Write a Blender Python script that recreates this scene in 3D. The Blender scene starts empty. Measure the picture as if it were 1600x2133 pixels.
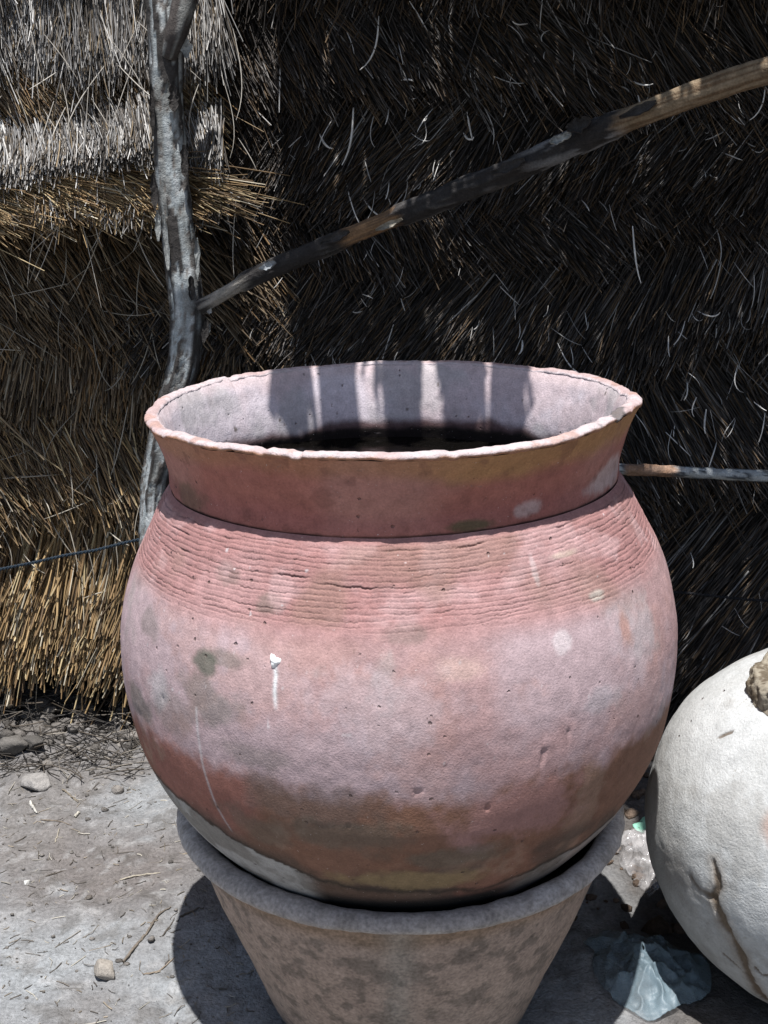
import bpy, math
import numpy as np
from mathutils import Vector, Matrix

rng = np.random.default_rng(11)
scene = bpy.context.scene
COL = scene.collection

# ------------------------------------------------------------------ camera, sky, sun, exposure
FPX, PW, PH = 2400.0, 1600.0, 2133.0
PITCH = math.radians(14.76)
CAM_H = 1.04
cam_d = bpy.data.cameras.new("camera")
cam_d.sensor_fit = 'VERTICAL'
cam_d.sensor_height = 36.0
cam_d.lens = 36.0 * FPX / PH
cam_d.clip_start = 0.02
cam_d.clip_end = 500.0
cam = bpy.data.objects.new("camera", cam_d)
COL.objects.link(cam)
cam.location = (0, 0, CAM_H)
cam.rotation_euler = (math.radians(90) - PITCH, 0, 0)
scene.camera = cam

SUN_ELEV = math.radians(75)
SUN_AZ_SHIFT = math.radians(-6)     # the sun stands behind the camera, a little to its left
sun_dir = Vector((math.sin(SUN_AZ_SHIFT) * math.cos(SUN_ELEV), -math.cos(SUN_AZ_SHIFT) * math.cos(SUN_ELEV), math.sin(SUN_ELEV)))
world = bpy.data.worlds.new("World")
scene.world = world
world.use_nodes = True
wn = world.node_tree
wn.nodes.clear()
sky = wn.nodes.new("ShaderNodeTexSky")
sky.sky_type = 'NISHITA'
sky.sun_disc = False
sky.dust_density = 1.6
sky.ozone_density = 0.6
sky.sun_elevation = SUN_ELEV
sky.sun_rotation = math.atan2(sun_dir.x, sun_dir.y)
bg = wn.nodes.new("ShaderNodeBackground")
bg.inputs[1].default_value = 0.075
wo = wn.nodes.new("ShaderNodeOutputWorld")
wn.links.new(sky.outputs[0], bg.inputs[0])
wn.links.new(bg.outputs[0], wo.inputs[0])

sun_d = bpy.data.lights.new("sun", 'SUN')
sun_d.energy = 5.0
sun_d.angle = math.radians(0.55)
sun_d.color = (1.0, 0.985, 0.97)
sun = bpy.data.objects.new("sun", sun_d)
COL.objects.link(sun)
sun.rotation_euler = (-sun_dir).to_track_quat('-Z', 'Y').to_euler()
sun.location = (0.5, -1, 6)

vs = scene.view_settings
vs.view_transform = 'Standard'
vs.look = 'None'
vs.gamma = 1.0
vs.use_curve_mapping = False
vs.exposure = 0.55

# ------------------------------------------------------------------ helpers
def at(px, py, Y):
    """the point seen at photo pixel (px, py) at distance Y along the ground"""
    x = (px - PW / 2) / FPX
    u = (PH / 2 - py) / FPX
    c, s = math.cos(PITCH), math.sin(PITCH)
    d = Vector((x, c + u * s, -s + u * c))
    k = Y / d.y
    return Vector((0, 0, CAM_H)) + d * k

def on_ground(px, py, z=0.0):
    x = (px - PW / 2) / FPX
    u = (PH / 2 - py) / FPX
    c, s = math.cos(PITCH), math.sin(PITCH)
    d = Vector((x, c + u * s, -s + u * c))
    return Vector((0, 0, CAM_H)) + d * ((z - CAM_H) / d.z)

def _hash(i, j, k, seed):
    h = (i * 374761393 + j * 668265263 + k * 2147483647 + seed * 974634777) & 0xFFFFFFFF
    h = ((h ^ (h >> 13)) * 1274126177) & 0xFFFFFFFF
    h = (h ^ (h >> 16)) & 0xFFFFFFFF
    h = (h * 2246822519) & 0xFFFFFFFF
    h = h ^ (h >> 15)
    return (h & 0xFFFF) / 65535.0

def vnoise(P, seed=0):
    P = np.asarray(P, float)
    I = np.floor(P).astype(np.int64)
    F = P - I
    F = F * F * (3 - 2 * F)
    out = 0
    for a in (0, 1):
        for b in (0, 1):
            for c in (0, 1):
                w = (F[:, 0] if a else 1 - F[:, 0]) * (F[:, 1] if b else 1 - F[:, 1]) * (F[:, 2] if c else 1 - F[:, 2])
                out = out + w * _hash(I[:, 0] + a, I[:, 1] + b, I[:, 2] + c, seed)
    return out

def fbm(P, freq, octv=4, seed=0, gain=0.5):
    P = np.asarray(P, float) * freq
    s, a, t = 0, 1.0, 0
    for o in range(octv):
        s = s + a * vnoise(P + 17.3 * o, seed + o)
        t += a
        P = P * 2.03
        a *= gain
    return s / t

def sstep(a, b, x):
    t = np.clip((x - a) / (b - a), 0, 1)
    return t * t * (3 - 2 * t)

def mix(c0, c1, t):
    return c0 * (1 - t[:, None]) + np.asarray(c1) * t[:, None]

def mesh_obj(name, V, F, mat, parent=None, col=None, smooth=True, local=None):
    V = np.asarray(V, np.float32)
    me = bpy.data.meshes.new(name)
    if isinstance(F, np.ndarray):
        n, k = F.shape
        me.vertices.add(len(V))
        me.vertices.foreach_set("co", V.ravel())
        me.loops.add(n * k)
        me.loops.foreach_set("vertex_index", F.astype(np.int32).ravel())
        me.polygons.add(n)
        me.polygons.foreach_set("loop_start", np.arange(0, n * k, k, dtype=np.int32))
        me.update(calc_edges=True)
    else:
        me.from_pydata([tuple(map(float, v)) for v in V], [], F)
        me.update()
    if smooth:
        me.polygons.foreach_set("use_smooth", np.ones(len(me.polygons), bool))
    if col is not None:
        a = me.color_attributes.new("Col", 'FLOAT_COLOR', 'POINT')
        c = np.ones((len(V), 4), np.float32)
        c[:, :3] = np.clip(col, 0.004, 0.95)
        a.data.foreach_set("color", c.ravel())
    if mat is not None:
        me.materials.append(mat)
    o = bpy.data.objects.new(name, me)
    COL.objects.link(o)
    if parent is not None:
        o.parent = parent
    return o

def thing(name, label, cat, loc=(0, 0, 0), rot=(0, 0, 0), group=None):
    o = bpy.data.objects.new(name, None)
    COL.objects.link(o)
    o.empty_display_size = 0.05
    o.location = loc
    o.rotation_euler = rot
    return tag(o, label, cat, group)

def tag(o, label, cat, group=None):
    o["label"] = label
    o["category"] = cat
    if group:
        o["group"] = group
    return o

def grid_faces(nu, nv, wrap_u=False, wrap_v=False):
    """vertices indexed [v*nu+u]"""
    U = np.arange(nu if wrap_u else nu - 1)
    Vv = np.arange(nv if wrap_v else nv - 1)
    u, v = np.meshgrid(U, Vv)
    u = u.ravel(); v = v.ravel()
    u1 = (u + 1) % nu; v1 = (v + 1) % nv
    return np.stack([v * nu + u, v * nu + u1, v1 * nu + u1, v1 * nu + u], 1)

# ------------------------------------------------------------------ materials
def new_mat(name):
    m = bpy.data.materials.new(name)
    m.use_nodes = True
    nt = m.node_tree
    nt.nodes.clear()
    out = nt.nodes.new("ShaderNodeOutputMaterial")
    bs = nt.nodes.new("ShaderNodeBsdfPrincipled")
    nt.links.new(bs.outputs[0], out.inputs[0])
    return m, nt, bs

def noise_node(nt, scale, detail=4, rough=0.55, coords='Object'):
    tc = nt.nodes.new("ShaderNodeTexCoord")
    n = nt.nodes.new("ShaderNodeTexNoise")
    n.inputs["Scale"].default_value = scale
    n.inputs["Detail"].default_value = detail
    n.inputs["Roughness"].default_value = rough
    nt.links.new(tc.outputs[coords], n.inputs["Vector"])
    return n

def ramp(nt, fac, stops):
    r = nt.nodes.new("ShaderNodeValToRGB")
    while len(r.color_ramp.elements) < len(stops):
        r.color_ramp.elements.new(0.5)
    for e, (p, c) in zip(r.color_ramp.elements, stops):
        e.position = p
        e.color = (*c, 1) if len(c) == 3 else c
    nt.links.new(fac, r.inputs[0])
    return r

def mul(nt, a, b, mode='MULTIPLY', fac=1.0):
    m = nt.nodes.new("ShaderNodeMix")
    m.data_type = 'RGBA'
    m.blend_type = mode
    m.inputs[0].default_value = fac
    nt.links.new(a, m.inputs[6])
    nt.links.new(b, m.inputs[7])
    return m.outputs[2]

def attr_mat(name, rough=0.9, spec=0.25, grain=(60, 0.75, 1.2), grain2=(300, 0.8, 1.15), bumps=((90, 0.0012), (420, 0.0006)), specks=None, pits=None):
    m, nt, bs = new_mat(name)
    at_ = nt.nodes.new("ShaderNodeAttribute")
    at_.attribute_name = "Col"
    col = at_.outputs["Color"]
    for g in (grain, grain2):
        if g:
            n = noise_node(nt, g[0], 5)
            r = ramp(nt, n.outputs["Fac"], [(0.28, (g[1],) * 3), (0.72, (g[2],) * 3)])
            col = mul(nt, col, r.outputs[0])
    for sp in (specks or ()):                                     # crisp grit: (scale, threshold, colour, strength)
        n = noise_node(nt, sp[0], 3, 0.7)
        r = ramp(nt, n.outputs["Fac"], [(sp[1], (0, 0, 0)), (sp[1] + 0.03, (sp[3],) * 3)])
        mx = nt.nodes.new("ShaderNodeMix"); mx.data_type = 'RGBA'
        nt.links.new(r.outputs[0], mx.inputs[0]); nt.links.new(col, mx.inputs[6])
        mx.inputs[7].default_value = (*sp[2], 1)
        col = mx.outputs[2]
    nt.links.new(col, bs.inputs["Base Color"])
    bs.inputs["Roughness"].default_value = rough
    bs.inputs["Specular IOR Level"].default_value = spec
    prev = None
    for sc, dist in bumps:
        n = noise_node(nt, sc, 4, 0.6)
        b = nt.nodes.new("ShaderNodeBump")
        b.inputs["Strength"].default_value = 1.0
        b.inputs["Distance"].default_value = dist
        nt.links.new(n.outputs["Fac"], b.inputs["Height"])
        if prev:
            nt.links.new(prev.outputs[0], b.inputs["Normal"])
        prev = b
    if pits:                                                      # scattered small pits: (scale, radius in cells, depth)
        tc = nt.nodes.new("ShaderNodeTexCoord")
        wob = nt.nodes.new("ShaderNodeTexNoise"); wob.inputs["Scale"].default_value = pits[0] * 3
        nt.links.new(tc.outputs["Object"], wob.inputs["Vector"])
        off = nt.nodes.new("ShaderNodeVectorMath"); off.operation = 'MULTIPLY_ADD'
        nt.links.new(wob.outputs["Color"], off.inputs[0]); off.inputs[1].default_value = (.004, .004, .004)
        nt.links.new(tc.outputs["Object"], off.inputs[2])
        v = nt.nodes.new("ShaderNodeTexVoronoi"); v.inputs["Scale"].default_value = pits[0]
        nt.links.new(off.outputs[0], v.inputs["Vector"])
        r = ramp(nt, v.outputs["Distance"], [(pits[1] * .4, (1, 1, 1)), (pits[1], (0, 0, 0))])
        sepc = nt.nodes.new("ShaderNodeSeparateColor"); nt.links.new(v.outputs["Color"], sepc.inputs[0])
        gate = ramp(nt, sepc.outputs[0], [(.55, (0, 0, 0)), (.85, (1, 1, 1))])
        pm = mul(nt, r.outputs[0], gate.outputs[0])
        b = nt.nodes.new("ShaderNodeBump"); b.invert = True
        b.inputs["Distance"].default_value = pits[2]
        nt.links.new(pm, b.inputs["Height"])
        if prev:
            nt.links.new(prev.outputs[0], b.inputs["Normal"])
        prev = b
        mx = nt.nodes.new("ShaderNodeMix"); mx.data_type = 'RGBA'
        sc_ = nt.nodes.new("ShaderNodeMath"); sc_.operation = 'MULTIPLY'; sc_.inputs[1].default_value = .65
        nt.links.new(pm, sc_.inputs[0]); nt.links.new(sc_.outputs[0], mx.inputs[0])
        nt.links.new(col, mx.inputs[6]); mx.inputs[7].default_value = (.12, .08, .07, 1)
        nt.links.new(mx.outputs[2], bs.inputs["Base Color"])
    if prev:
        nt.links.new(prev.outputs[0], bs.inputs["Normal"])
    return m

M_clay = attr_mat("fired_clay", 0.92, 0.15, (70, 0.84, 1.13), (420, 0.84, 1.14), ((60, 0.0004), (420, 0.0007)), specks=((230, 0.69, (.13, .085, .075), .75), (310, 0.70, (.62, .56, .54), .7), (75, 0.70, (.22, .15, .13), .5)), pits=(62, .13, .0022))
M_lip = attr_mat("worn_clay_lip", 0.92, 0.15, (90, 0.8, 1.12), (420, 0.85, 1.1), ((120, 0.002), (500, 0.001)))
M_basin = attr_mat("speckled_basin_clay", 0.88, 0.2, (55, 0.8, 1.2), (230, 0.62, 1.22), ((160, 0.0008), (600, 0.0004)))
M_jar = attr_mat("pale_clay", 0.95, 0.1, (45, 0.88, 1.08), (300, 0.86, 1.1), ((50, 0.0008), (330, 0.0012)), specks=((160, 0.68, (.25, .23, .2), .5), (60, 0.69, (.3, .28, .25), .5)), pits=(40, .10, .002))
M_straw = attr_mat("dry_straw", 0.6, 0.35, (40, 0.7, 1.2), None, ())
M_bark = attr_mat("weathered_bark", 0.9, 0.2, (60, 0.7, 1.2), (350, 0.7, 1.2), ((90, 0.003), (400, 0.0012)))
M_soil = attr_mat("dusty_soil", 0.97, 0.08, (28, 0.82, 1.12), (170, 0.7, 1.2), ((60, 0.006), (260, 0.0035)), specks=((190, 0.68, (.07, .065, .06), .7), (240, 0.69, (.4, .39, .38), .6)))
M_stone = attr_mat("stone", 0.9, 0.2, (50, 0.8, 1.15), (260, 0.8, 1.15), ((90, 0.003), (400, 0.0015)))

def plain_mat(name, c, rough=0.8, spec=0.3, trans=0.0, var=0.2, scale=60, alpha=1.0):
    m, nt, bs = new_mat(name)
    n = noise_node(nt, scale, 4)
    r = ramp(nt, n.outputs["Fac"], [(0.3, tuple(x * (1 - var) for x in c)), (0.7, tuple(min(1, x * (1 + var)) for x in c))])
    nt.links.new(r.outputs[0], bs.inputs["Base Color"])
    bs.inputs["Roughness"].default_value = rough
    bs.inputs["Specular IOR Level"].default_value = spec
    bs.inputs["Transmission Weight"].default_value = trans
    bs.inputs["Alpha"].default_value = alpha
    return m

M_lime = plain_mat("bird_dropping", (0.8, 0.8, 0.78), 0.8, 0.3)
M_dark = plain_mat("shaded_thatch_core", (0.012, 0.010, 0.009), 0.95, 0.1)
M_cord = plain_mat("dark_blue_cord", (0.012, 0.022, 0.034), 0.7, 0.3)
M_cord2 = plain_mat("black_cord", (0.02, 0.02, 0.022), 0.8, 0.2)

# ------------------------------------------------------------------ ground
def build_ground():
    xf = np.arange(-1.25, 1.45, 0.0065)
    yf = np.arange(0.75, 2.55, 0.0065)
    def outer(a, sgn):
        st, p, o = 0.01, a, []
        while abs(p) < 40:
            st *= 1.35
            p += sgn * st
            o.append(p)
        return o
    X = np.array(outer(xf[0], -1)[::-1] + list(xf) + outer(xf[-1], 1))
    Y = np.array(outer(yf[0], -1)[::-1] + list(yf) + outer(yf[-1], 1))
    gx, gy = np.meshgrid(X, Y)
    P = np.stack([gx.ravel(), gy.ravel(), np.zeros(gx.size)], 1)
    near = sstep(6, 1.8, np.hypot(P[:, 0], P[:, 1] - 1.4))
    z = (fbm(P, 3.2, 4, 5) - 0.5) * 0.03
    z += (fbm(P, 16, 4, 9) - 0.5) * 0.014
    z += (fbm(P, 60, 3, 19) - 0.5) * 0.0075
    z += 0.004 * sstep(.78, .95, vnoise(P * 45, 20))
    # flattened, trodden patch beside the basin and a low bank of crumbled earth at the foot of the wall
    rub = sstep(1.93, 2.2, P[:, 1] + (fbm(P, 4, 3, 31) - 0.5) * 0.35) * sstep(-0.05, -0.25, P[:, 0])
    lump = np.maximum(0, fbm(P, 26, 3, 44) - 0.42)
    z += rub * (0.02 + lump * 0.14)
    flat = np.exp(-(((P[:, 0] - 0.02) / 0.26) ** 2 + ((P[:, 1] - 1.38) / 0.26) ** 2) ** 2)
    z = z * (1 - flat) + flat * -0.004
    # hairline cracks
    ck = np.abs(fbm(P, 9, 3, 77) - 0.5)
    z -= 0.0035 * np.exp(-(ck / 0.006) ** 2) * sstep(0.45, 0.6, fbm(P, 3, 2, 88))
    P[:, 2] = z * near
    base = np.array([0.238, 0.240, 0.243])
    col = np.tile(base, (len(P), 1))
    n1 = fbm(P, 5, 4, 61)
    col = mix(col, (0.29, 0.302, 0.31), sstep(0.48, 0.64, n1))
    col = mix(col, (0.18, 0.165, 0.155), sstep(0.50, 0.36, n1) * 0.75)
    damp = np.exp(-(((P[:, 0] + 0.42) / 0.2) ** 2 + ((P[:, 1] - 1.66) / 0.17) ** 2) ** 1.5) * sstep(0.3, 0.5, fbm(P, 10, 3, 63) + 0.15)
    col = mix(col, (0.155, 0.135, 0.125), damp * 0.9)
    col = mix(col, (0.12, 0.11, 0.10), sstep(.6, .72, fbm(P, 40, 3, 65)) * .5)
    col = mix(col, (0.34, 0.335, 0.33), sstep(.62, .72, fbm(P, 55, 3, 66)) * .5)
    col = mix(col, (0.09, 0.08, 0.072), rub * 0.6)  # bank darkened to stand in for the shade at the wall foot
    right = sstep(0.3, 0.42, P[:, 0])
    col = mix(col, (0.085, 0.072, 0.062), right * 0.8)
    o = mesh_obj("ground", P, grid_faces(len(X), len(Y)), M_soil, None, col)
    o["kind"] = "structure"
    return X, Y, P[:, 2].reshape(len(Y), len(X))

GX, GY, GZ = build_ground()
def gz(x, y):
    i = np.clip(np.searchsorted(GX, x), 0, len(GX) - 1)
    j = np.clip(np.searchsorted(GY, y), 0, len(GY) - 1)
    return float(GZ[j, i])

# ------------------------------------------------------------------ straw
def straw_mesh(name, C, R, col, parent, mat=None, flat=1.0, kind="stuff"):
    """C: (N,S,3) centre lines, R: (N,S) radii, col: (N,3) -> one mesh of three-sided stalks"""
    N, S, _ = C.shape
    T = np.gradient(C, axis=1)
    T /= np.linalg.norm(T, axis=2, keepdims=True) + 1e-9
    ref = np.array([0.31, -1.0, 0.17]); ref /= np.linalg.norm(ref)
    A = np.cross(T, ref); A /= np.linalg.norm(A, axis=2, keepdims=True) + 1e-9
    B = np.cross(T, A)
    ph = rng.random(N)[:, None, None] * 6.283
    rings = []
    for k in range(3):
        a = ph + k * 2.0944
        rings.append(C + (A * np.cos(a) + B * np.sin(a) * flat) * R[:, :, None])
    V = np.stack(rings, 2).reshape(-1, 3)                    # index ((n*S+s)*3+k)
    n = np.arange(N)[:, None, None]; s = np.arange(S - 1)[None, :, None]; k = np.arange(3)[None, None, :]
    a0 = (n * S + s) * 3 + k; a1 = (n * S + s) * 3 + (k + 1) % 3
    b0 = a0 + 3; b1 = a1 + 3
    F = np.stack([a0, a1, b1, b0], -1).reshape(-1, 4)
    cc = np.repeat(col, S * 3, 0)
    o = mesh_obj(name, V, F, mat or M_straw, parent, cc, smooth=False)
    if kind:
        o["kind"] = kind
    return o

def straw_colors(n, tones, weights):
    tones = np.array(tones)
    idx = rng.choice(len(tones), n, p=np.array(weights) / np.sum(weights))
    c = tones[idx] * rng.uniform(0.65, 1.3, (n, 1))
    return c

def row_straws(x0, x1, z_top, z_bot, slant, n, y_in, y_out, jitter=7, rad=0.0017, tones=None, weights=None, wave=0.02, length_var=0.3, S=4, bend=0.0, clump=0.06, zn=0.021):
    """one course of thatch: stalks rooted near z_top at depth y_in, tips near z_bot at depth y_out (smaller y = nearer)"""
    x = rng.uniform(x0, x1, n)
    cid = np.floor(x / clump).astype(int)
    h1 = _hash(cid, cid * 0 + int(z_top * 1000), cid * 0, 3) - 0.5
    h2 = _hash(cid, cid * 0 + int(z_top * 1000), cid * 0 + 5, 7) - 0.5
    h3 = _hash(cid, cid * 0 + int(z_top * 1000), cid * 0 + 9, 8)
    wv = wave * (np.sin(x * 7.3 + z_top * 9) + 0.6 * np.sin(x * 17 + 2 + z_top * 31)) + wave * 3.2 * (fbm(np.stack([x * 4.3, x * 0 + z_top * 7, x * 0], 1), 1, 3, 57) - .5)
    zt = z_top + wv + rng.normal(0, zn, n) + h2 * zn * 1.5
    zb = z_bot + wv + rng.normal(0, zn, n) + h2 * zn * 2.2
    start = rng.random(n) ** 1.3 * 0.55
    zs = zt + (zb - zt) * start
    drift = (fbm(np.stack([x * 3.1, x * 0 + z_top * 5, x * 0], 1), 1, 2, 55) - .5) * 34
    a = np.radians(slant + drift + rng.normal(0, jitter, n) + h1 * 16)
    ln = np.maximum(0.03, (zs - zb) / np.maximum(0.25, np.cos(a))) * (1 + rng.normal(0, length_var * 0.4, n))
    ln = np.clip(ln, 0.03, 0.6)
    t = np.linspace(0, 1, S)[None, :]
    dx = np.sin(a)[:, None]; dz = -np.cos(a)[:, None]
    curv = rng.normal(0, 0.05, n)[:, None] + bend
    yin = y_in + (y_out - y_in) * start
    y0 = yin - rng.random(n) * 0.03 + (h3 - 0.5) * 0.022
    yt = y_out - rng.random(n) * 0.02 + (h3 - 0.5) * 0.03 - (rng.random(n) > 0.96) * rng.random(n) * 0.03
    C = np.empty((n, S, 3))
    C[:, :, 0] = x[:, None] + dx * ln[:, None] * t + dz * -curv * ln[:, None] * t ** 2 - (dx * ln[:, None]) * 0.5
    C[:, :, 2] = zs[:, None] + dz * ln[:, None] * t + dx * curv * ln[:, None] * t ** 2
    C[:, :, 1] = y0[:, None] + (yt - y0)[:, None] * t ** 1.5
    R = rad * rng.uniform(0.6, 1.5, n)[:, None] * np.linspace(1.0, 0.55, S)[None, :]
    col = straw_colors(n, tones, weights) * (0.75 + 0.5 * h3[:, None])
    return C, R, col

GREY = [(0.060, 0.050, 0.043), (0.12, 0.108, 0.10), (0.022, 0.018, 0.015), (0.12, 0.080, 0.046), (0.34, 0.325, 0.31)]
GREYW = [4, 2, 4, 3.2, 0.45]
GOLD = [(0.36, 0.245, 0.12), (0.25, 0.16, 0.078), (0.46, 0.36, 0.205), (0.12, 0.08, 0.045), (0.52, 0.46, 0.35)]
GOLDW = [4, 3, 2, 2, 0.8]
BROWN = [(0.165, 0.115, 0.068), (0.06, 0.042, 0.027), (0.24, 0.175, 0.105), (0.21, 0.125, 0.055), (0.34, 0.29, 0.215)]
BROWNW = [4, 3, 3, 2, 1]
SILVER = [(0.29, 0.28, 0.27), (0.18, 0.16, 0.14), (0.60, 0.58, 0.55), (0.09, 0.075, 0.06), (0.24, 0.18, 0.11)]
SILVERW = [4, 3, 2.4, 3, 1.3]

WALL_Y = 2.25
def slab(name, x0, x1, y0, y1, z0, z1, parent, mat=M_dark):
    nx, nz = 60, 40
    xs, zs = np.linspace(x0, x1, nx), np.linspace(z0, z1, nz)
    gx, gz_ = np.meshgrid(xs, zs)
    f = np.stack([gx.ravel(), np.full(gx.size, y0), gz_.ravel()], 1)
    f[:, 1] += (fbm(f, 9, 3, 4) - 0.5) * 0.05
    b = f.copy(); b[:, 1] = y1
    F = grid_faces(nx, nz)
    return mesh_obj(name, np.concatenate([f, b]), np.concatenate([F, F[:, ::-1] + len(f),]), mat, parent)

def add_rows(parent, rows, x0, x1, tones, weights):
    for (zt, zb, sl, n, yi, yo, kw) in rows:
        C, R, c = row_straws(x0, kw.pop("x1", x1), zt, zb, sl, n, yi, yo, tones=kw.pop("tones", tones), weights=kw.pop("weights", weights), **kw)
        straw_mesh("straw_course", C, R, c, parent)

# right-hand wall: courses laid in opposite slants, like a herringbone
wall_r = thing("thatch_wall", "tall dark grey thatch wall in shade behind the big red pot", "thatch wall", (0.5, WALL_Y, 0))
wall_r_off = Vector((0.5, WALL_Y, 0))
def under(o, off):
    """shift a world-space mesh under a parent standing at off"""
    o.data.transform(Matrix.Translation(-Vector(off)))
    return o
before = set(bpy.data.objects)
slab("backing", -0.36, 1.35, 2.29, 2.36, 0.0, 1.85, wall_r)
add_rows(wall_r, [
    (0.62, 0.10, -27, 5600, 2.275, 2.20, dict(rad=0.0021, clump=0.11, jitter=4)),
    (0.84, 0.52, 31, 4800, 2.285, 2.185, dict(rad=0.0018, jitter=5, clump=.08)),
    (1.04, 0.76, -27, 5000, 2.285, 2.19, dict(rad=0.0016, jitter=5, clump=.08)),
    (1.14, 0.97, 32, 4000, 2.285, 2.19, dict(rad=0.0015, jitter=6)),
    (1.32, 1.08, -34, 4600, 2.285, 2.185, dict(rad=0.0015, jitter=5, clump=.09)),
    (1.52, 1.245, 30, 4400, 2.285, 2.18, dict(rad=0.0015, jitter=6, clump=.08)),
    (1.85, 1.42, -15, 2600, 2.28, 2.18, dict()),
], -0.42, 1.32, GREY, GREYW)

# left-hand wall
wall_l = thing("thatch_wall", "brown thatch wall left of the pot with golden reeds at its foot", "thatch wall", (-0.85, WALL_Y, 0))
before_l = set(bpy.data.objects)
slab("backing", -1.35, -0.34, 2.30, 2.37, 0.02, 1.7, wall_l)
add_rows(wall_l, [
    (0.56, 0.165, -14, 3600, 2.29, 2.16, dict(rad=0.0027, jitter=6, tones=GOLD, weights=GOLDW, clump=0.05, wave=0.012)),
    (0.78, 0.47, 32, 3000, 2.28, 2.18, dict(rad=0.0022, tones=BROWN + GOLD, weights=BROWNW + GOLDW)),
    (0.97, 0.68, -9, 2600, 2.285, 2.20, dict(rad=0.0024)),
    (1.20, 0.86, 30, 2400, 2.29, 2.20, dict(rad=0.0024)),
    (1.60, 1.08, 10, 2200, 2.30, 2.22, dict(rad=0.0019)),
], -1.3, -0.28, BROWN, BROWNW)

# upper left: a thick projecting eave skirt
skirt = thing("thatch_skirt", "sunlit silvery thatch skirt jutting out at the upper left behind the post", "thatch", (-0.75, 2.15, 1.05))
before_s = set(bpy.data.objects)
slab("backing", -1.30, -0.285, 2.165, 2.27, 1.08, 1.8, skirt)
add_rows(skirt, [
    (1.085, 1.022, 8, 1700, 2.085, 2.045, dict(jitter=18, rad=0.0012, zn=.012, tones=GOLD + SILVER, weights=GOLDW + SILVERW, wave=.008)),
    (1.135, 1.048, 60, 3600, 2.10, 2.040, dict(jitter=7, rad=0.0013, zn=.011, tones=GOLD, weights=GOLDW, wave=.008, clump=.03, x1=-.335)),
    (1.205, 1.105, 3, 4200, 2.12, 2.035, dict(jitter=9, rad=0.0012, wave=0.010, zn=.011)),
    (1.325, 1.175, 38, 3800, 2.145, 2.110, dict(jitter=6, rad=0.0013, zn=.014, tones=BROWN + GOLD, weights=BROWNW + GOLDW, wave=.008, x1=-.325)),
    (1.52, 1.295, 2, 4600, 2.15, 2.085, dict(jitter=7, rad=0.0012, zn=.016, wave=.010)),
    (1.75, 1.43, 8, 1500, 2.15, 2.09, dict(jitter=8)),
], -1.26, -0.275, SILVER, SILVERW)

# loose curled blades that have worked out of the courses, each a piece of its own
def blade(name, path, w, col, parent, thick=0.35):
    """a flat curved straw blade, closed cross-section of four corners"""
    P = np.array(path)
    S = len(P)
    T = np.gradient(P, axis=0); T /= np.linalg.norm(T, axis=1, keepdims=True)
    tw = rng.uniform(-0.9, 0.9)
    ref = np.array([math.sin(tw), -1.0, math.cos(tw) * 0.35]); ref /= np.linalg.norm(ref)
    A = np.cross(T, ref); A /= np.linalg.norm(A, axis=1, keepdims=True)
    B = np.cross(T, A)
    wv = w * (np.sin(np.linspace(0.5, 2.9, S)) ** 0.7)
    V = []
    for i in range(S):
        for sa, sb in ((1, 0), (0, thick), (-1, 0), (0, -thick)):
            V.append(P[i] + A[i] * wv[i] * sa + B[i] * wv[i] * sb)
    F = grid_faces(4, S, wrap_u=True)
    return mesh_obj(name, V, F, M_straw, parent, np.tile(col, (len(V), 1)))

def curl(p, a, ln, k, out, S=9):
    """curve starting at p on the wall, heading a (0 = straight down), bending by k radians, standing out by 'out'"""
    pts = [np.array(p, float)]
    for i in range(S - 1):
        t = i / (S - 1)
        an = a + k * t * t
        step = ln / (S - 1)
        pts.append(pts[-1] + np.array([math.sin(an) * step, -out / (S - 1) * (1 - 0.8 * t), -math.cos(an) * step]))
    return pts

centres = [(rng.uniform(540, 1640), rng.uniform(-20, 1000)) for _ in range(34)]
for i in range(270):
    if i % 3 == 0:
        px, py = rng.uniform(520, 1640), rng.uniform(-40, 1350)
    else:
        cxy = centres[i % len(centres)]
        px, py = cxy[0] + rng.normal(0, 55), cxy[1] + rng.normal(0, 45)
    p = at(px, py, 2.185)
    sz = rng.random()
    g = rng.uniform(0.30, 0.62) if sz < .7 else rng.uniform(.6, .85)
    blade("loose_straw", curl(p, rng.normal(0, 0.55), (0.016 + 0.055 * rng.random() ** 2.0) * (1.5 if sz > .85 else 1), rng.normal(0, 0.75) + (rng.random() < .06) * 2.2, rng.uniform(0.01, 0.075)),
          (rng.uniform(0.0012, 0.0022) if sz > .82 else rng.uniform(0.0005, 0.0013)), np.array([g, g * 0.965, g * 0.92]), wall_r)
for i in range(70):
    px, py = rng.uniform(-20, 330), rng.uniform(430, 1330)
    p = at(px, py, 2.18)
    g = rng.uniform(0.25, 0.5)
    blade("loose_straw", curl(p, rng.normal(0, 0.9), rng.uniform(0.04, 0.15), rng.normal(0, 0.5), rng.uniform(0.01, 0.05)),
          rng.uniform(0.0006, 0.0014), np.array([g, g * 0.9, g * 0.74]), wall_l)
for i in range(60):
    px, py = rng.uniform(-20, 500), rng.uniform(0, 440)
    p = at(px, py, 2.06)
    g = rng.uniform(0.4, 0.65)
    blade("loose_straw", curl(p, rng.normal(0.1, 0.4), rng.uniform(0.05, 0.18), rng.normal(0, 0.4), rng.uniform(0.005, 0.03)),
          rng.uniform(0.0005, 0.0011), np.array([g, g * 0.92, g * 0.8]), skirt)
for root, off in ((wall_r, (0.5, WALL_Y, 0)), (wall_l, (-0.85, WALL_Y, 0)), (skirt, (-0.75, 2.15, 1.05))):
    for ch in root.children:
        under(ch, off)

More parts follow.
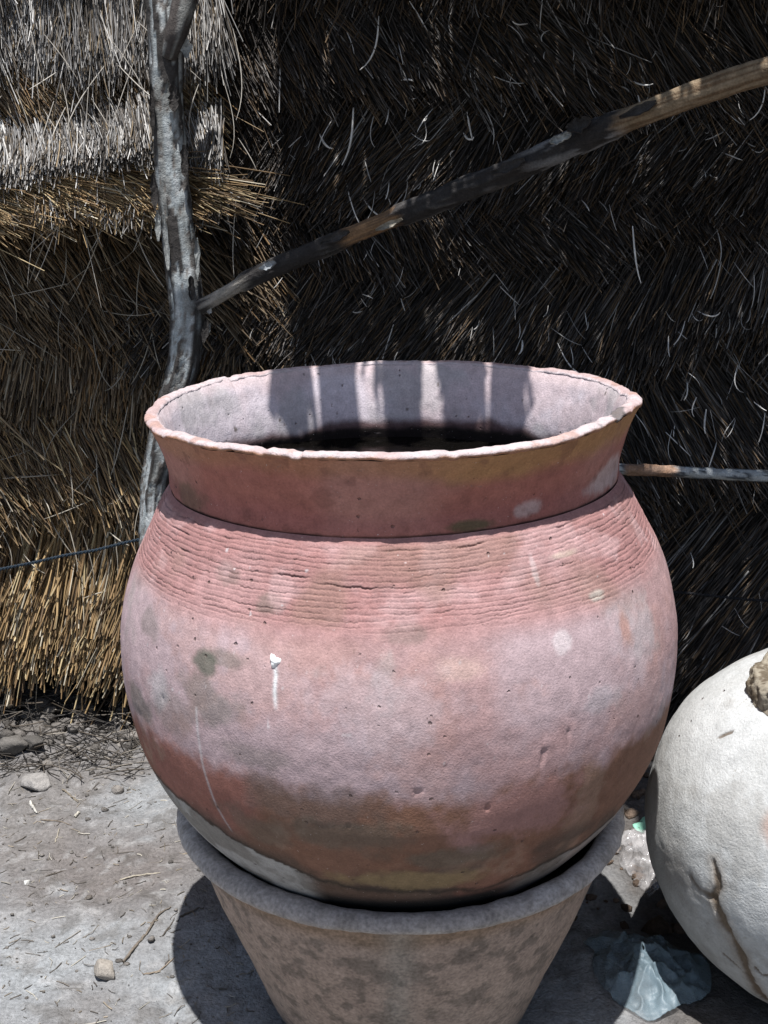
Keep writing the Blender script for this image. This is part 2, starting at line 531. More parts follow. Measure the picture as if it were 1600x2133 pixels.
# ------------------------------------------------------------------ poles
def pole(name, pts, radii, parent, colfun, ncirc=40, step=0.006, rough=0.003, seed=1, mat=M_bark, flute=0.0):
    pts = [np.array(p, float) for p in pts]
    seg = [np.linalg.norm(pts[i + 1] - pts[i]) for i in range(len(pts) - 1)]
    cum = np.concatenate([[0], np.cumsum(seg)])
    n = max(4, int(cum[-1] / step))
    s = np.linspace(0, cum[-1], n)
    P = np.stack([np.interp(s, cum, [p[k] for p in pts]) for k in range(3)], 1)
    for _ in range(10):                                       # soften the corners
        P[1:-1] = 0.5 * P[1:-1] + 0.25 * (P[:-2] + P[2:])
    r = np.interp(s, cum, radii)
    T = np.gradient(P, axis=0); T /= np.linalg.norm(T, axis=1, keepdims=True)
    ref = np.array([0.0, -1.0, 0.05])
    A = np.cross(T, ref); A /= np.linalg.norm(A, axis=1, keepdims=True)
    B = np.cross(A, T)
    B *= np.sign(B @ ref)[:, None] if B.ndim == 1 else np.sign((B * ref).sum(1))[:, None]
    th = np.linspace(0, 2 * np.pi, ncirc, endpoint=False)
    # coordinates for noise: around, along
    ss, tt = np.meshgrid(s, th, indexing='ij')
    Q = np.stack([np.cos(tt).ravel() * 0.6, np.sin(tt).ravel() * 0.6, ss.ravel() * 6], 1)
    lum = fbm(Q, 2.2, 4, seed) - 0.5
    col, disp = colfun(ss.ravel() / cum[-1], tt.ravel(), Q, cum[-1])
    rr = np.repeat(r, ncirc) * (1 + 0.22 * lum) + disp + (fbm(Q, 14, 3, seed + 4) - 0.5) * rough
    dirv = (A[:, None, :] * np.sin(th)[None, :, None] + B[:, None, :] * np.cos(th)[None, :, None]).reshape(-1, 3)
    V = np.repeat(P, ncirc, 0) + dirv * rr[:, None]
    F = grid_faces(ncirc, n, wrap_u=True)
    caps = np.concatenate([V, P[:1], P[-1:]])
    quads = list(map(tuple, F.tolist()))
    a, b = len(V), len(V) + 1
    quads += [(a, (k + 1) % ncirc, k) for k in range(ncirc)]
    base = (n - 1) * ncirc
    quads += [(b, base + k, base + (k + 1) % ncirc) for k in range(ncirc)]
    col = np.concatenate([col, col[:1], col[-1:]])
    return mesh_obj(name, caps, quads, mat, parent, col)

def post_cols(t, th, Q, L):
    """pale grey-green flaking bark with dark scars; t runs up from the ground"""
    n = fbm(Q, 3.5, 4, 201)
    n2 = fbm(Q * np.array([1, 1, 0.35]), 5.0, 4, 207)
    fine = fbm(Q, 16, 3, 211)
    col = np.tile(np.array([0.34, 0.37, 0.375]), (len(t), 1))
    col = mix(col, (0.46, 0.48, 0.48), sstep(0.5, 0.66, n))
    col = mix(col, (0.25, 0.255, 0.245), sstep(0.5, 0.38, n))
    col = mix(col, (0.16, 0.13, 0.11), sstep(0.58, 0.64, fine) * 0.8)
    side = sstep(0.5, 0.95, np.abs(np.sin(th)) + (n2 - 0.5) * 1.3)      # darker bark left along both flanks
    dark = np.maximum(sstep(0.565, 0.58, n2), side * sstep(0.46, 0.50, n2))
    col = mix(col, (0.055, 0.05, 0.047), dark)
    disp = 0.0035 * dark - 0.002 * sstep(0.58, 0.64, fine)
    return col, disp

post_base = on_ground(300, 1400)
post_y = 2.0
ppath = [at(400, 1607, post_y), at(335, 1300, post_y), at(316, 1120, post_y), at(322, 1000, post_y), at(346, 880, post_y - 0.005), at(382, 765, post_y - 0.01), at(392, 660, post_y - 0.01), at(378, 540, post_y),
         at(362, 400, post_y), at(350, 250, post_y), at(346, 110, post_y), at(338, -20, post_y), at(335, -190, post_y)]
ppath[0].z = -0.05
pb = Vector((ppath[0].x, ppath[0].y, 0))
post = thing("wooden_post", "pale flaking bark post standing at the left in front of the thatch", "post", pb)
pradii = [0.024, 0.022, 0.021, 0.021, 0.022, 0.024, 0.0255, 0.0255, 0.025, 0.0245, 0.0245, 0.024, 0.023]
under(pole("trunk", ppath, pradii, post, post_cols, seed=3, rough=0.004), pb)
# forked stub near the top of the post
br = [at(352, 118, post_y - 0.02), at(366, 70, post_y - 0.035), at(385, 10, post_y - 0.03), at(396, -60, post_y - 0.02)]
def stub_cols(t, th, Q, L):
    n = fbm(Q, 4, 4, 301)
    return mix(np.tile([0.07, 0.06, 0.055], (len(t), 1)), (0.2, 0.2, 0.19), sstep(0.55, 0.65, n)), n * 0.002
under(pole("branch_stub", br, [0.012, 0.017, 0.018, 0.018], post, stub_cols, seed=8, ncirc=24), pb)

# ------------------------------------------------------------------ overhead eave that shades the right-hand wall (above the picture)
eave_off = Vector((0.6, 1.45, 1.66))
eave = thing("thatch_eave", "ragged grass eave overhead shading the dark wall", "thatch eave", eave_off)
def build_eave():
    # short lengths of grass laid up the slope, worn through in places so that flecks of sun get in
    n = 9000
    x = rng.uniform(-0.20, 1.75, n); y = rng.uniform(1.46, 2.34, n)
    q = np.stack([x, y, x * 0], 1)
    worn = fbm(q, 17, 2, 91)
    keep = (worn < 0.612) & (rng.random(n) < .97)
    x, y = x[keep], y[keep]
    # tufts hanging over the edge
    m = 2600
    k = rng.integers(-2, 21, m)
    tx = k * 0.082 + 0.016 * np.sin(k * 2.7) + rng.uniform(-0.021, 0.021, m)
    ty = 1.385 + 0.02 * np.sin(k * 1.9) + rng.uniform(0, .10, m)
    x = np.concatenate([x, tx]); y = np.concatenate([y, ty]); n = len(x)
    ln = rng.uniform(.10, .16, n); ln[-m:] = .13
    t = np.linspace(-.5, .5, 3)[None]
    C = np.empty((n, 3, 3))
    a = rng.normal(0, 0.12, n)[:, None]
    C[:, :, 1] = y[:, None] + ln[:, None] * t
    C[:, :, 0] = x[:, None] + a * ln[:, None] * t
    C[:, :, 2] = 1.66 + (C[:, :, 1] - 1.43) * 0.22 + rng.uniform(-0.02, 0.05, n)[:, None]
    R = np.full((n, 3), 0.0034) * rng.uniform(0.6, 1.4, n)[:, None]
    R[-m:] *= 1.5
    o = straw_mesh("straw_course", C, R, straw_colors(n, BROWN, BROWNW), eave)
    under(o, eave_off)
    for zx, xl, rb in ((1.52, -.2, .011), (1.722, -.46, .017), (1.95, -.2, .011), (2.28, -.2, .011)):   # battens carry the grass; one is lengthened left, unseen, to shade the post
        zb = 1.66 + (zx - 1.43) * .22 + .06
        under(pole("batten", [(xl, zx, zb), (.6, zx, zb + .006), (1.75, zx, zb)], [rb, rb, rb], eave, stub_cols, ncirc=12, step=.03, seed=int(zx * 10)), eave_off)
build_eave()

def flake(name, p, along, width, length, mat, col, parent, off, curlup=0.004, facing=(0, -1, 0)):
    """a curled plate of bark with real thickness"""
    along = Vector(along).normalized(); nrm = Vector(facing)
    nrm = (nrm - along * nrm.dot(along)).normalized(); side = along.cross(nrm)
    nu, nv = 5, 9
    top, bot = [], []
    for j in range(nv):
        v = j / (nv - 1) - 0.5
        wj = width * (1 - 0.75 * abs(2 * v) ** 1.6) * rng.uniform(0.6, 1.3)
        for i in range(nu):
            u = i / (nu - 1) - 0.5
            q = Vector(p) + along * (length * v) + side * (wj * u) + nrm * (curlup * (4 * u * u + (2 * v) ** 2 * 0.6) + rng.uniform(-.0006, .0006))
            top.append(q); bot.append(q - nrm * 0.0022)
    f = grid_faces(nu, nv)
    V = np.array([list(q) for q in top + bot])
    F = [tuple(x) for x in f.tolist()] + [tuple(x[::-1]) for x in (f + nu * nv).tolist()]
    m = nu * nv
    edge = [i for i in range(nu)] + [j * nu + nu - 1 for j in range(1, nv)] + [(nv - 1) * nu + i for i in range(nu - 2, -1, -1)] + [j * nu for j in range(nv - 2, 0, -1)]
    for k in range(len(edge)):
        a, b = edge[k], edge[(k + 1) % len(edge)]
        F.append((b, a, a + m, b + m))
    return under(mesh_obj(name, V, F, mat, parent, np.tile(col, (len(V), 1)) * rng.uniform(0.75, 1.25, (len(V), 1)), smooth=False), off)

dark_b, pale_b = (0.05, 0.045, 0.042), (0.33, 0.34, 0.33)
for px, py, w, l, c in ((385, 335, .016, .05, dark_b), (322, 400, .012, .06, dark_b), (318, 230, .01, .08, dark_b), (347, 505, .012, .09, pale_b), (412, 540, .009, .07, pale_b),
                        (362, 205, .018, .04, dark_b), (372, 30, .012, .1, dark_b), (330, 470, .012, .05, pale_b), (400, 600, .014, .04, dark_b), (388, 100, .02, .03, pale_b)):
    q = at(px, py, post_y - 0.0275)
    flake("bark_flake", q, (0.03 * rng.normal(), 0, 1), w, l, M_bark, np.array(c), post, pb)

# leaning brace that rises to the eave
d0, d1 = at(418, 640, 1.965), at(1640, 138, 1.50)
dpts = [d0, at(520, 580, 1.94), at(640, 528, 1.90), at(800, 462, 1.85), at(960, 398, 1.78), at(1130, 328, 1.70), at(1250, 272, 1.65), at(1400, 213, 1.585), at(1560, 158, 1.53), d1, at(1900, 40, 1.42)]
drad = [0.0105, 0.011, 0.0128, 0.0138, 0.0142, 0.0145, 0.0155, 0.0158, 0.0165, 0.0165, 0.0165]
brace = thing("wooden_brace", "dark charred pole slanting up to the right from the post", "pole", d0)
def brace_cols(t, th, Q, L):
    n = fbm(Q, 3.2, 4, 401)
    f = fbm(Q * np.array([2, 2, 0.3]), 6, 3, 405)
    col = np.tile(np.array([0.034, 0.031, 0.030]), (len(t), 1))
    col = mix(col, (0.09, 0.084, 0.08), sstep(0.52, 0.64, n) * 0.9)
    up = sstep(-0.7, 0.7, -np.sin(th))
    def peel(a, b, c, soft=0.012):
        e = (n - 0.5) * 0.05
        return sstep(a - soft, a + soft, t + e) * sstep(b + soft, b - soft, t + e)
    k1 = peel(0.02, 0.075, 0)
    k2 = peel(0.255, 0.335, 0)
    k3 = sstep(0.665, 0.69, t + (n - 0.5) * 0.06)
    col = mix(col, (0.30, 0.275, 0.24), k1 * 0.9)
    col = mix(col, (0.27, 0.16, 0.085), k2 * (0.5 + 0.5 * sstep(0.4, 0.6, f)))
    col = mix(col, (0.25, 0.19, 0.125), k3)
    col = mix(col, (0.13, 0.08, 0.045), k3 * sstep(0.46, 0.62, f) * 0.85)
    col = mix(col, (0.19, 0.19, 0.195), sstep(0.53, 0.58, t) * sstep(0.69, 0.66, t) * sstep(0.52, 0.57, n) * sstep(0.2, 0.6, np.abs(np.sin(th))) * 0.8)
    peeled = np.maximum(np.maximum(k1, k2), k3)
    return col, 0.003 * (1 - peeled) * (0.4 + sstep(0.4, 0.6, n))
under(pole("trunk", dpts, drad, brace, brace_cols, seed=21, rough=0.003), d0)
# knot and bark plates on the brace
for px, py, Y, w, l, c, cu in ((1208, 266, 1.642, .022, .034, dark_b, .008), (1170, 292, 1.65, .014, .03, pale_b, .006), (560, 556, 1.895, .012, .03, (.3, .32, .34), .005), (700, 497, 1.855, .014, .05, dark_b, .004),
                               (1060, 350, 1.70, .016, .05, dark_b, .004), (812, 470, 1.82, .01, .045, (.3, .27, .22), .004), (1330, 232, 1.59, .014, .05, dark_b, .004)):
    flake("bark_flake", at(px, py, Y), (1, -0.25, 0.42), w, l, M_bark, np.array(c), brace, d0, cu, facing=(0, -1, 0.6))
for px, py, Y, w, l, c in ((437, 647, 1.955, .008, .012, (.4, .39, .37)), (436, 685, 1.96, .005, .022, (.36, .36, .34)), (428, 690, 1.952, .012, .04, dark_b)):
    flake("bark_flake", at(px, py, Y), (0.2, 0, 1), w, l, M_bark, np.array(c), post, pb, .002)

# level rail at the right
rail_pts = [at(1190, 968, 2.02), at(1290, 977, 2.02), at(1400, 981, 2.02), at(1500, 988, 2.02), at(1600, 992, 2.02), at(1800, 1004, 2.02)]
rail = thing("wooden_rail", "thin level rail with peeling white bark at the right edge", "rail", rail_pts[2])
def rail_cols(t, th, Q, L):
    n = fbm(Q * np.array([1, 1, 2.5]), 4, 4, 501)
    col = np.tile(np.array([0.44, 0.46, 0.46]), (len(t), 1))
    col = mix(col, (0.09, 0.095, 0.10), sstep(0.53, 0.58, n))
    br_ = sstep(0.38, 0.34, t + (n - .5) * .1) * sstep(0.17, 0.19, t)
    col = mix(col, (0.32, 0.19, 0.12), br_ * 0.9)
    col = mix(col, (0.06, 0.055, 0.05), sstep(-0.15, -0.5, np.cos(th - 1.57) * -1) * 0)
    return col, 0.0018 * sstep(0.53, 0.58, n)
under(pole("trunk", rail_pts, [0.0095] * 6, rail, rail_cols, ncirc=24, seed=31, rough=0.002), rail_pts[2])

# ------------------------------------------------------------------ the big pot
Zp = np.array([-.14, -.136, -.12, -.1, -.07, -.045, -.02, -.005, .01, .025, .04, .055, .07, .085, .1, .115, .13, .145, .16, .175, .19, .205, .22, .235, .25, .265, .28, .295, .31, .325, .34, .355, .37, .385, .4, .415, .424, .430])
Rp = np.array([0, .05, .1, .14, .185, .220, .248, .2610, .2735, .2848, .2945, .3025, .3105, .3175, .3237, .3292, .3336, .3368, .3394, .3416, .3434, .3444, .3448, .3446, .3438, .3420, .3394, .3360, .3318, .3265, .3205, .3130, .3048, .2970, .2895, .281, .2745, .269])
BASIN = Vector((0.024, 1.385, 0.300))
pot_rot = (math.radians(1.5), math.radians(-1.6), 0)
RM = Matrix.Rotation(pot_rot[1], 3, 'Y') @ Matrix.Rotation(pot_rot[0], 3, 'X')
pot_loc = BASIN + RM @ Vector((0, 0, -0.14))
pot = thing("clay_pot", "large red clay pot with flared neck and combed shoulder, seated in a basin", "pot", pot_loc, pot_rot)

TH = np.concatenate([np.linspace(-math.radians(112), math.radians(112), 1000, endpoint=False), np.linspace(math.radians(112), math.radians(248), 150, endpoint=False)])

def smooth_profile(Z, R, step):
    s = np.concatenate([[0], np.cumsum(np.hypot(np.diff(Z), np.diff(R)))])
    n = int(s[-1] / step)
    q = np.linspace(0, s[-1], n)
    z, r = np.interp(q, s, Z), np.interp(q, s, R)
    for _ in range(int(0.012 / step)):
        z[1:-1] = .25 * z[:-2] + .5 * z[1:-1] + .25 * z[2:]
        r[1:-1] = .25 * r[:-2] + .5 * r[1:-1] + .25 * r[2:]
    return z, r

def angd(a, b):
    return (a - b + math.pi) % (2 * math.pi) - math.pi

def blot(th, z, deg, z0, wdeg, hz, P, seed, freq=28, rag=0.7):
    d = np.sqrt((angd(th, math.radians(deg)) / math.radians(wdeg)) ** 2 + ((z - z0) / hz) ** 2)
    d = d + (fbm(P, freq, 5, seed, .62) - 0.5) * rag * 2.4
    return sstep(1.0, 0.45, d)

def polyline_dist(th, z, pts, r=0.33):
    best = np.full(len(th), 9.0)
    for (a0, z0), (a1, z1) in zip(pts[:-1], pts[1:]):
        ax_, bx = math.radians(a0) * r, math.radians(a1) * r
        x = th * r
        dx, dz = bx - ax_, z1 - z0
        t = np.clip(((x - ax_) * dx + (z - z0) * dz) / (dx * dx + dz * dz + 1e-12), 0, 1)
        best = np.minimum(best, np.hypot(x - ax_ - t * dx, z - z0 - t * dz))
    return best

def build_body():
    z, r = smooth_profile(Zp, Rp, 0.00075)
    fine_ = np.arange(len(z))
    fine_ = fine_[(z > 0.335) | (fine_ % 4 == 0)]
    z, r = z[fine_], r[fine_]
    nt, nz = len(TH), len(z)
    zz, tt = np.meshgrid(z, TH, indexing='ij')
    rr = np.repeat(r[:, None], nt, 1)
    zz, tt, rr = zz.ravel(), tt.ravel(), rr.ravel()
    dz = np.gradient(z); dr = np.gradient(r)
    ln = np.hypot(dz, dr) + 1e-9
    nr, nzv = np.repeat(dz / ln, nt), np.repeat(-dr / ln, nt)
    P = np.stack([rr * np.sin(tt), -rr * np.cos(tt), zz], 1)
    d = (fbm(P, 5, 3, 12) - 0.5) * 0.007 + (fbm(P, 22, 3, 14) - 0.5) * 0.0010
    rough_zone = sstep(0.165, 0.2, zz + (fbm(P, 9, 3, 16) - .5) * 0.05)
    d += (fbm(P, 95, 3, 18) - 0.5) * (0.0003 + 0.0008 * rough_zone)
    # pits
    pit = vnoise(P * 70, 23)
    d -= 0.0022 * sstep(0.90, 0.985, pit) * sstep(0.5, 0.62, fbm(P, 8, 2, 25)) * sstep(0.36, 0.33, zz)
    # combed courses round the shoulder
    band = sstep(0.338, 0.356, zz + (fbm(P, 9, 3, 71) - .5) * 0.030) * sstep(0.428, 0.421, zz)
    arc = np.interp(zz, [0.34, 0.355, 0.37, 0.385, 0.40, 0.415, 0.43], [0, .0168, .034, .0508, .0675, .0847, .104])
    wav = (fbm(np.stack([tt * 2.2, arc * 26, tt * 0], 1), 1, 3, 81) - 0.5) * 0.010 + (fbm(np.stack([tt * 30, arc * 60, tt * 0], 1), 1, 3, 82) - 0.5) * 0.0022
    sp = 0.0054
    u = (arc + wav) / sp
    k = np.round(u)
    ki = k.astype(np.int64)
    # each line is made of comb strokes that start and stop, step up or down a little, and sometimes tear open
    cell = np.floor(tt * 5.5 + _hash(ki, ki * 0, ki * 0, 4) * 5).astype(np.int64)
    strk = _hash(cell, ki, ki * 0, 6)
    jag = (fbm(np.stack([tt * 190, k * 5.0, tt * 0], 1), 1, 2, 84) - 0.5) * 0.0016
    dist = np.abs((u - k + (strk - 0.5) * 0.30) * sp + jag)
    depth = (0.25 + 0.9 * strk) * sstep(0.28, 0.55, fbm(np.stack([tt * 11, k * 3.1, tt * 0], 1), 1, 3, 83))
    deep = sstep(0.68, 0.76, fbm(np.stack([tt * 4.2, k * 7.7, tt * 0], 1), 1, 2, 89)) * (k > 8) * .7
    gw = 0.00052 + 0.0004 * deep
    groove = np.exp(-(dist / gw) ** 2) * np.clip(depth + deep * .6, 0, 1.6)
    step_ = (u - np.floor(u))
    tick = 0.5 + 0.5 * np.sin(tt * 560 + 5 * fbm(np.stack([tt * 20, k, tt * 0], 1), 1, 2, 85))
    tickz = sstep(0.62, 0.05, u - k) * sstep(-0.05, 0.1, u - k) * sstep(0.40, 0.58, fbm(np.stack([tt * 7, k * 0.7, tt * 0], 1), 1, 3, 86))
    d += band * (-0.0014 * groove * (1 + 0.8 * deep) + 0.0003 * (step_ - 0.5) - 0.0005 * tick * tickz)
    # drips of white lime stand slightly proud
    blobd = polyline_dist(tt, zz, [(-22.1, 0.3155), (-22.0, 0.3145)])
    drip = polyline_dist(tt, zz, [(-22.0, 0.314), (-21.65, 0.303), (-21.7, 0.288), (-21.35, 0.270)])
    V = P.copy()
    V[:, 0] += np.sin(tt) * d * nr
    V[:, 1] -= np.cos(tt) * d * nr
    V[:, 2] += d * nzv
    # ---- the clay's own colours
    n1, n2, n3 = fbm(P, 5, 4, 101), fbm(P, 11, 4, 103), fbm(P, 30, 4, 105)
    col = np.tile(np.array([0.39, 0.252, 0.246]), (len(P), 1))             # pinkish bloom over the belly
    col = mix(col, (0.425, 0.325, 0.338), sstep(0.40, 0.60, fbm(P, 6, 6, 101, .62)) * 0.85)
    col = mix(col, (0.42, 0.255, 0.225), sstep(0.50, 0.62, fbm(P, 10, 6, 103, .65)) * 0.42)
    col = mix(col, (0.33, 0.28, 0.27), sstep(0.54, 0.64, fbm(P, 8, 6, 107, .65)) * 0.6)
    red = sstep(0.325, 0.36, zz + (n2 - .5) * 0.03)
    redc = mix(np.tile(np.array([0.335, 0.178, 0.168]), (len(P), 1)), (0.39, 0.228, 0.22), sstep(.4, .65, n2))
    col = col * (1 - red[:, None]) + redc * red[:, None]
    # smoother brown lower body, with the shade under the belly painted in
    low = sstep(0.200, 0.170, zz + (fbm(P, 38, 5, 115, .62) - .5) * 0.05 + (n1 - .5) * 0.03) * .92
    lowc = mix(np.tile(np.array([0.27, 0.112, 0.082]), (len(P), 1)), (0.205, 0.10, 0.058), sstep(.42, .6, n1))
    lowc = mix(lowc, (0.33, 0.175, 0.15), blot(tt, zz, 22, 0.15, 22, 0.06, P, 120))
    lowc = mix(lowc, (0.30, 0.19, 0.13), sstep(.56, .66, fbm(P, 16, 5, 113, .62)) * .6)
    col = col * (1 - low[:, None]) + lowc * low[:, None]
    col = mix(col, (0.15, 0.115, 0.10), blot(tt, zz, -15, 0.17, 16, 0.035, P, 131) * 0.5)
    for (dg, z0, w, h, a) in ((-36.6, .300, 4.5, .014, .85), (-33, .309, 6, .012, .5), (-55, .313, 7, .02, .4), (-35.5, .386, 4, .016, .35), (-25, .367, 4, .012, .5), (-35, .262, 9, .03, .5), (-58, .215, 8, .03, .6), (-44, .235, 10, .03, .35), (-24, .215, 12, .02, .35), (-10, .13, 14, .03, .45), (8, .095, 12, .02, .5), (-28, .12, 10, .03, .4), (2, .345, 7, .012, .35)):
        col = mix(col, (0.115, 0.12, 0.095), blot(tt, zz, dg, z0, w, h, P, int(abs(dg) * 7) + 140) * a)
    for (dg, z0, w, h, a, c) in ((40.8, .351, 2.6, .007, .9, (.62, .62, .55)), (35.7, .396, 4.5, .005, .75, (.55, .48, .36)), (10.4, .312, 6, .016, .35, (.62, .46, .38)), (30, .320, 2.0, .012, .5, (.66, .6, .6)),
                                 (28, .39, 1.0, .02, .6, (.62, .56, .55)), (36, .25, 8, .02, .4, (.46, .43, .45)), (50, .30, 9, .05, .4, (.5, .44, .46)), (-50, .245, 6, .03, .45, (.42, .42, .42)), (-3, .27, 14, .05, .35, (.5, .44, .47)), (46, .31, 2.5, .03, .55, (.42, .21, .15))):
        col = mix(col, c, blot(tt, zz, dg, z0, w, h, P, int(abs(dg) * 5) + 160) * a)
    col = mix(col, (0.55, 0.53, 0.53), np.exp(-(polyline_dist(tt, zz, [(-38.3, .249), (-37.9, .18), (-36.9, .134), (-35.5, .10)]) / 0.0016) ** 2) * (0.55 * sstep(.3, .55, n3 + .1)))
    col = mix(col, (0.72, 0.74, 0.74), np.exp(-(drip / (0.0021 + 0 * tt)) ** 2) * sstep(.262, .29, zz + (n3 - .5) * .02) * .9)
    # lime tide line, sooty scale and ochre at the foot
    foot = zz + (n2 - .5) * 0.03 + 0.012 * np.cos(tt)
    soot = sstep(0.115, 0.085, zz + (n1 - .5) * .09) * sstep(0.45, 0.58, n2 + .06)
    col = mix(col, (0.08, 0.062, 0.05), soot * 0.7)
    col = mix(col, (0.27, 0.19, 0.10), blot(tt, zz, 3, 0.06, 22, 0.018, P, 190) * 0.8)
    limez = 0.035 + 0.03 * sstep(-5, -30, np.degrees(tt)) + 0.045 * sstep(-25, -55, np.degrees(tt)) + 0.02 * sstep(18, 60, np.degrees(tt))
    lw = limez + (n2 - .5) * 0.035 + (fbm(P, 55, 4, 117, .6) - .5) * .018
    lime = sstep(lw, lw - 0.003, zz)
    col = mix(col, (0.045, 0.035, 0.028), np.exp(-((zz - lw - 0.001) / 0.005) ** 2) * .85)
    limc = mix(np.tile(np.array([0.36, 0.34, 0.32]), (len(P), 1)), (0.23, 0.21, 0.19), sstep(.45, .6, n3))
    limk = lime * np.maximum(sstep(-17, -23, np.degrees(tt)), sstep(20, 28, np.degrees(tt)) * .55)
    col = col * (1 - limk[:, None]) + limc * limk[:, None]
    col = mix(col, (0.03, 0.026, 0.024), lime * (1 - limk) * sstep(0.035, 0.01, zz))
    # darker colour in the grooves and moss along the neck joint
    col = mix(col, (0.10, 0.06, 0.055), band * np.clip(groove * 1.4, 0, 1) * 0.75)
    col = mix(col, (0.13, 0.075, 0.07), band * tick * tickz * 0.45)
    col = mix(col, (0.45, 0.30, 0.295), band * sstep(.5, .68, fbm(P, 26, 4, 109)) * 0.6)
    col = mix(col, (0.24, 0.15, 0.12), band * sstep(.56, .7, fbm(P, 9, 3, 111)) * 0.55)
    col = mix(col, (0.07, 0.07, 0.045), sstep(0.425, 0.429, zz) * sstep(.5, .6, n2) * 0.8)
    col = mix(col, (0.62, 0.58, 0.58), sstep(.955, .985, vnoise(P * 120, 27)) * .6 * (zz > .2))
    V[:, 2] += 0.14
    F = grid_faces(nt, nz, wrap_u=True)
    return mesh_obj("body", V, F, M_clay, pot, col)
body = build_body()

# lip outline: the rim wanders up and down and is chipped
def lip_dz(th):
    T_ = np.stack([np.cos(th) * 1.2, np.sin(th) * 1.2, 0 * th], 1)
    d = (fbm(T_, 1.4, 3, 900) - .5) * 0.010 + (fbm(T_, 9, 3, 903) - .5) * 0.0030
    d = d - 0.0018 * sstep(.78, .9, vnoise(T_ * 13, 905))
    # on the right the front edge climbs, as if hand-pulled
    d = d + 0.006 * np.exp(-(angd(th, math.radians(62)) / 0.4) ** 2)
    return d

def build_neck():
    # outer wall up, then inner wall down as one shell; the lip closes the top
    Zo = np.array([.4285, .4315, .438, .450, .465, .480, .495, .508, .5135])
    Ro = np.array([.2672, .2690, .2690, .2688, .2722, .2765, .2818, .2878, .2905])
    Zi = np.array([.5185, .5120, .504, .49, .475, .46, .445, .43, .41, .38, .34, .30])
    Ri = np.array([.2785, .2735, .2690, .2645, .2595, .2560, .2540, .2530, .2570, .2700, .2950, .3100])
    parts = []
    for nm, Z, R, inner in (("neck", Zo, Ro, False), ("inner_wall", Zi, Ri, True)):
        z, r = smooth_profile(Z, R, 0.002)
        nt, nz = len(TH), len(z)
        th_ = TH if not inner else np.concatenate([np.linspace(math.radians(80), math.radians(280), 800, endpoint=False), np.linspace(math.radians(280), math.radians(440), 200, endpoint=False)])
        nt = len(th_)
        zz, tt = np.meshgrid(z, th_, indexing='ij')
        rr = np.repeat(r[:, None], nt, 1).ravel(); zz = zz.ravel(); tt = tt.ravel()
        P = np.stack([rr * np.sin(tt), -rr * np.cos(tt), zz], 1)
        up = sstep(.44, .5135, zz)
        d = (fbm(P, 7, 3, 212) - .5) * 0.006 + (fbm(P, 40, 3, 214) - .5) * 0.0014 + (fbm(P, 120, 2, 216) - .5) * 0.0008
        zz2 = zz + lip_dz(tt) * up
        rr2 = rr + d
        n1, n2, n3 = fbm(P, 6, 4, 221), fbm(P, 14, 4, 223), fbm(P, 45, 3, 225)
        if not inner:
            col = np.tile(np.array([0.36, 0.145, 0.112]), (len(P), 1))
            col = mix(col, (0.42, 0.22, 0.18), sstep(.45, .65, n1) * .7)
            col = mix(col, (0.30, 0.115, 0.105), sstep(.47, .445, zz + (n1 - .5) * .04) * .6)
            och = sstep(.478, .502, zz + (n2 - .5) * .03) * sstep(-10, 20, np.degrees(angd(tt, 0)))
            col = mix(col, (0.40, 0.235, 0.09), och * .75)
            col = mix(col, (0.38, 0.20, 0.10), sstep(.485, .505, zz + (n2 - .5) * .02) * .5)
            col = mix(col, (0.62, 0.55, 0.53), blot(tt, zz, 30, .445, 5, .012, P, 231) * .45)
            col = mix(col, (0.62, 0.55, 0.53), blot(tt, zz, 62, .45, 14, .02, P, 233) * .5)
            col = mix(col, (0.10, 0.09, 0.05), blot(tt, zz, 16, .437, 7, .008, P, 235) * .85)
            col = mix(col, (0.12, 0.10, 0.06), blot(tt, zz, -58, .445, 10, .02, P, 237) * .55)
            col = mix(col, (0.17, 0.075, 0.06), sstep(.62, .7, n3) * .35)
            ck = np.abs(fbm(P * np.array([1, 1, 3]), 9, 3, 239) - .5)
            crack = np.exp(-(ck / .006) ** 2) * sstep(.5, .6, n1) * sstep(.47, .49, zz)
            col = mix(col, (0.03, 0.02, 0.018), sstep(.4325, .4300, zz + (n3 - .5) * .006) * .8)
        else:
            col = np.tile(np.array([0.55, 0.45, 0.465]), (len(P), 1))
            col = mix(col, (0.62, 0.56, 0.60), sstep(.42, .6, fbm(P, 7, 5, 221, .6)) * .8)
            col = mix(col, (0.52, 0.41, 0.40), sstep(.50, .512, zz) * .5)
            col = mix(col, (0.40, 0.38, 0.38), sstep(.55, .68, n2) * .6)
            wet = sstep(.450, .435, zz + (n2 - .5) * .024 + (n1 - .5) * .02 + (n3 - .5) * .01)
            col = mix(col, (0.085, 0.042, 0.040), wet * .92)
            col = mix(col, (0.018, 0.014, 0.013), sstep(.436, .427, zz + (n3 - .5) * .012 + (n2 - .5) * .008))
            col = mix(col, (0.2, 0.17, 0.16), sstep(.93, .97, vnoise(P * 90, 241)))
        V = np.stack([rr2 * np.sin(tt), -rr2 * np.cos(tt), zz2 + 0.14], 1)
        F = grid_faces(nt, nz, wrap_u=True)
        mesh_obj(nm, V, F, M_clay, pot, col)
    # rounded lip: half torus from the outer edge over to the inner edge
    na = 26
    th_ = np.linspace(0, 2 * math.pi, 1100, endpoint=False)
    a = np.linspace(-0.75, math.pi + 0.95, na)
    aa, tt = np.meshgrid(a, th_, indexing='ij'); aa = aa.ravel(); tt = tt.ravel()
    thick = 0.0070 + 0.0012 * (fbm(np.stack([np.cos(tt), np.sin(tt), 0 * tt], 1), 5, 3, 251) - .5) * 2
    rc, zc = 0.2845, 0.5165
    rr = rc + np.cos(aa) * (thick + 0.0012)
    zz = zc + np.sin(aa) * thick * 0.62
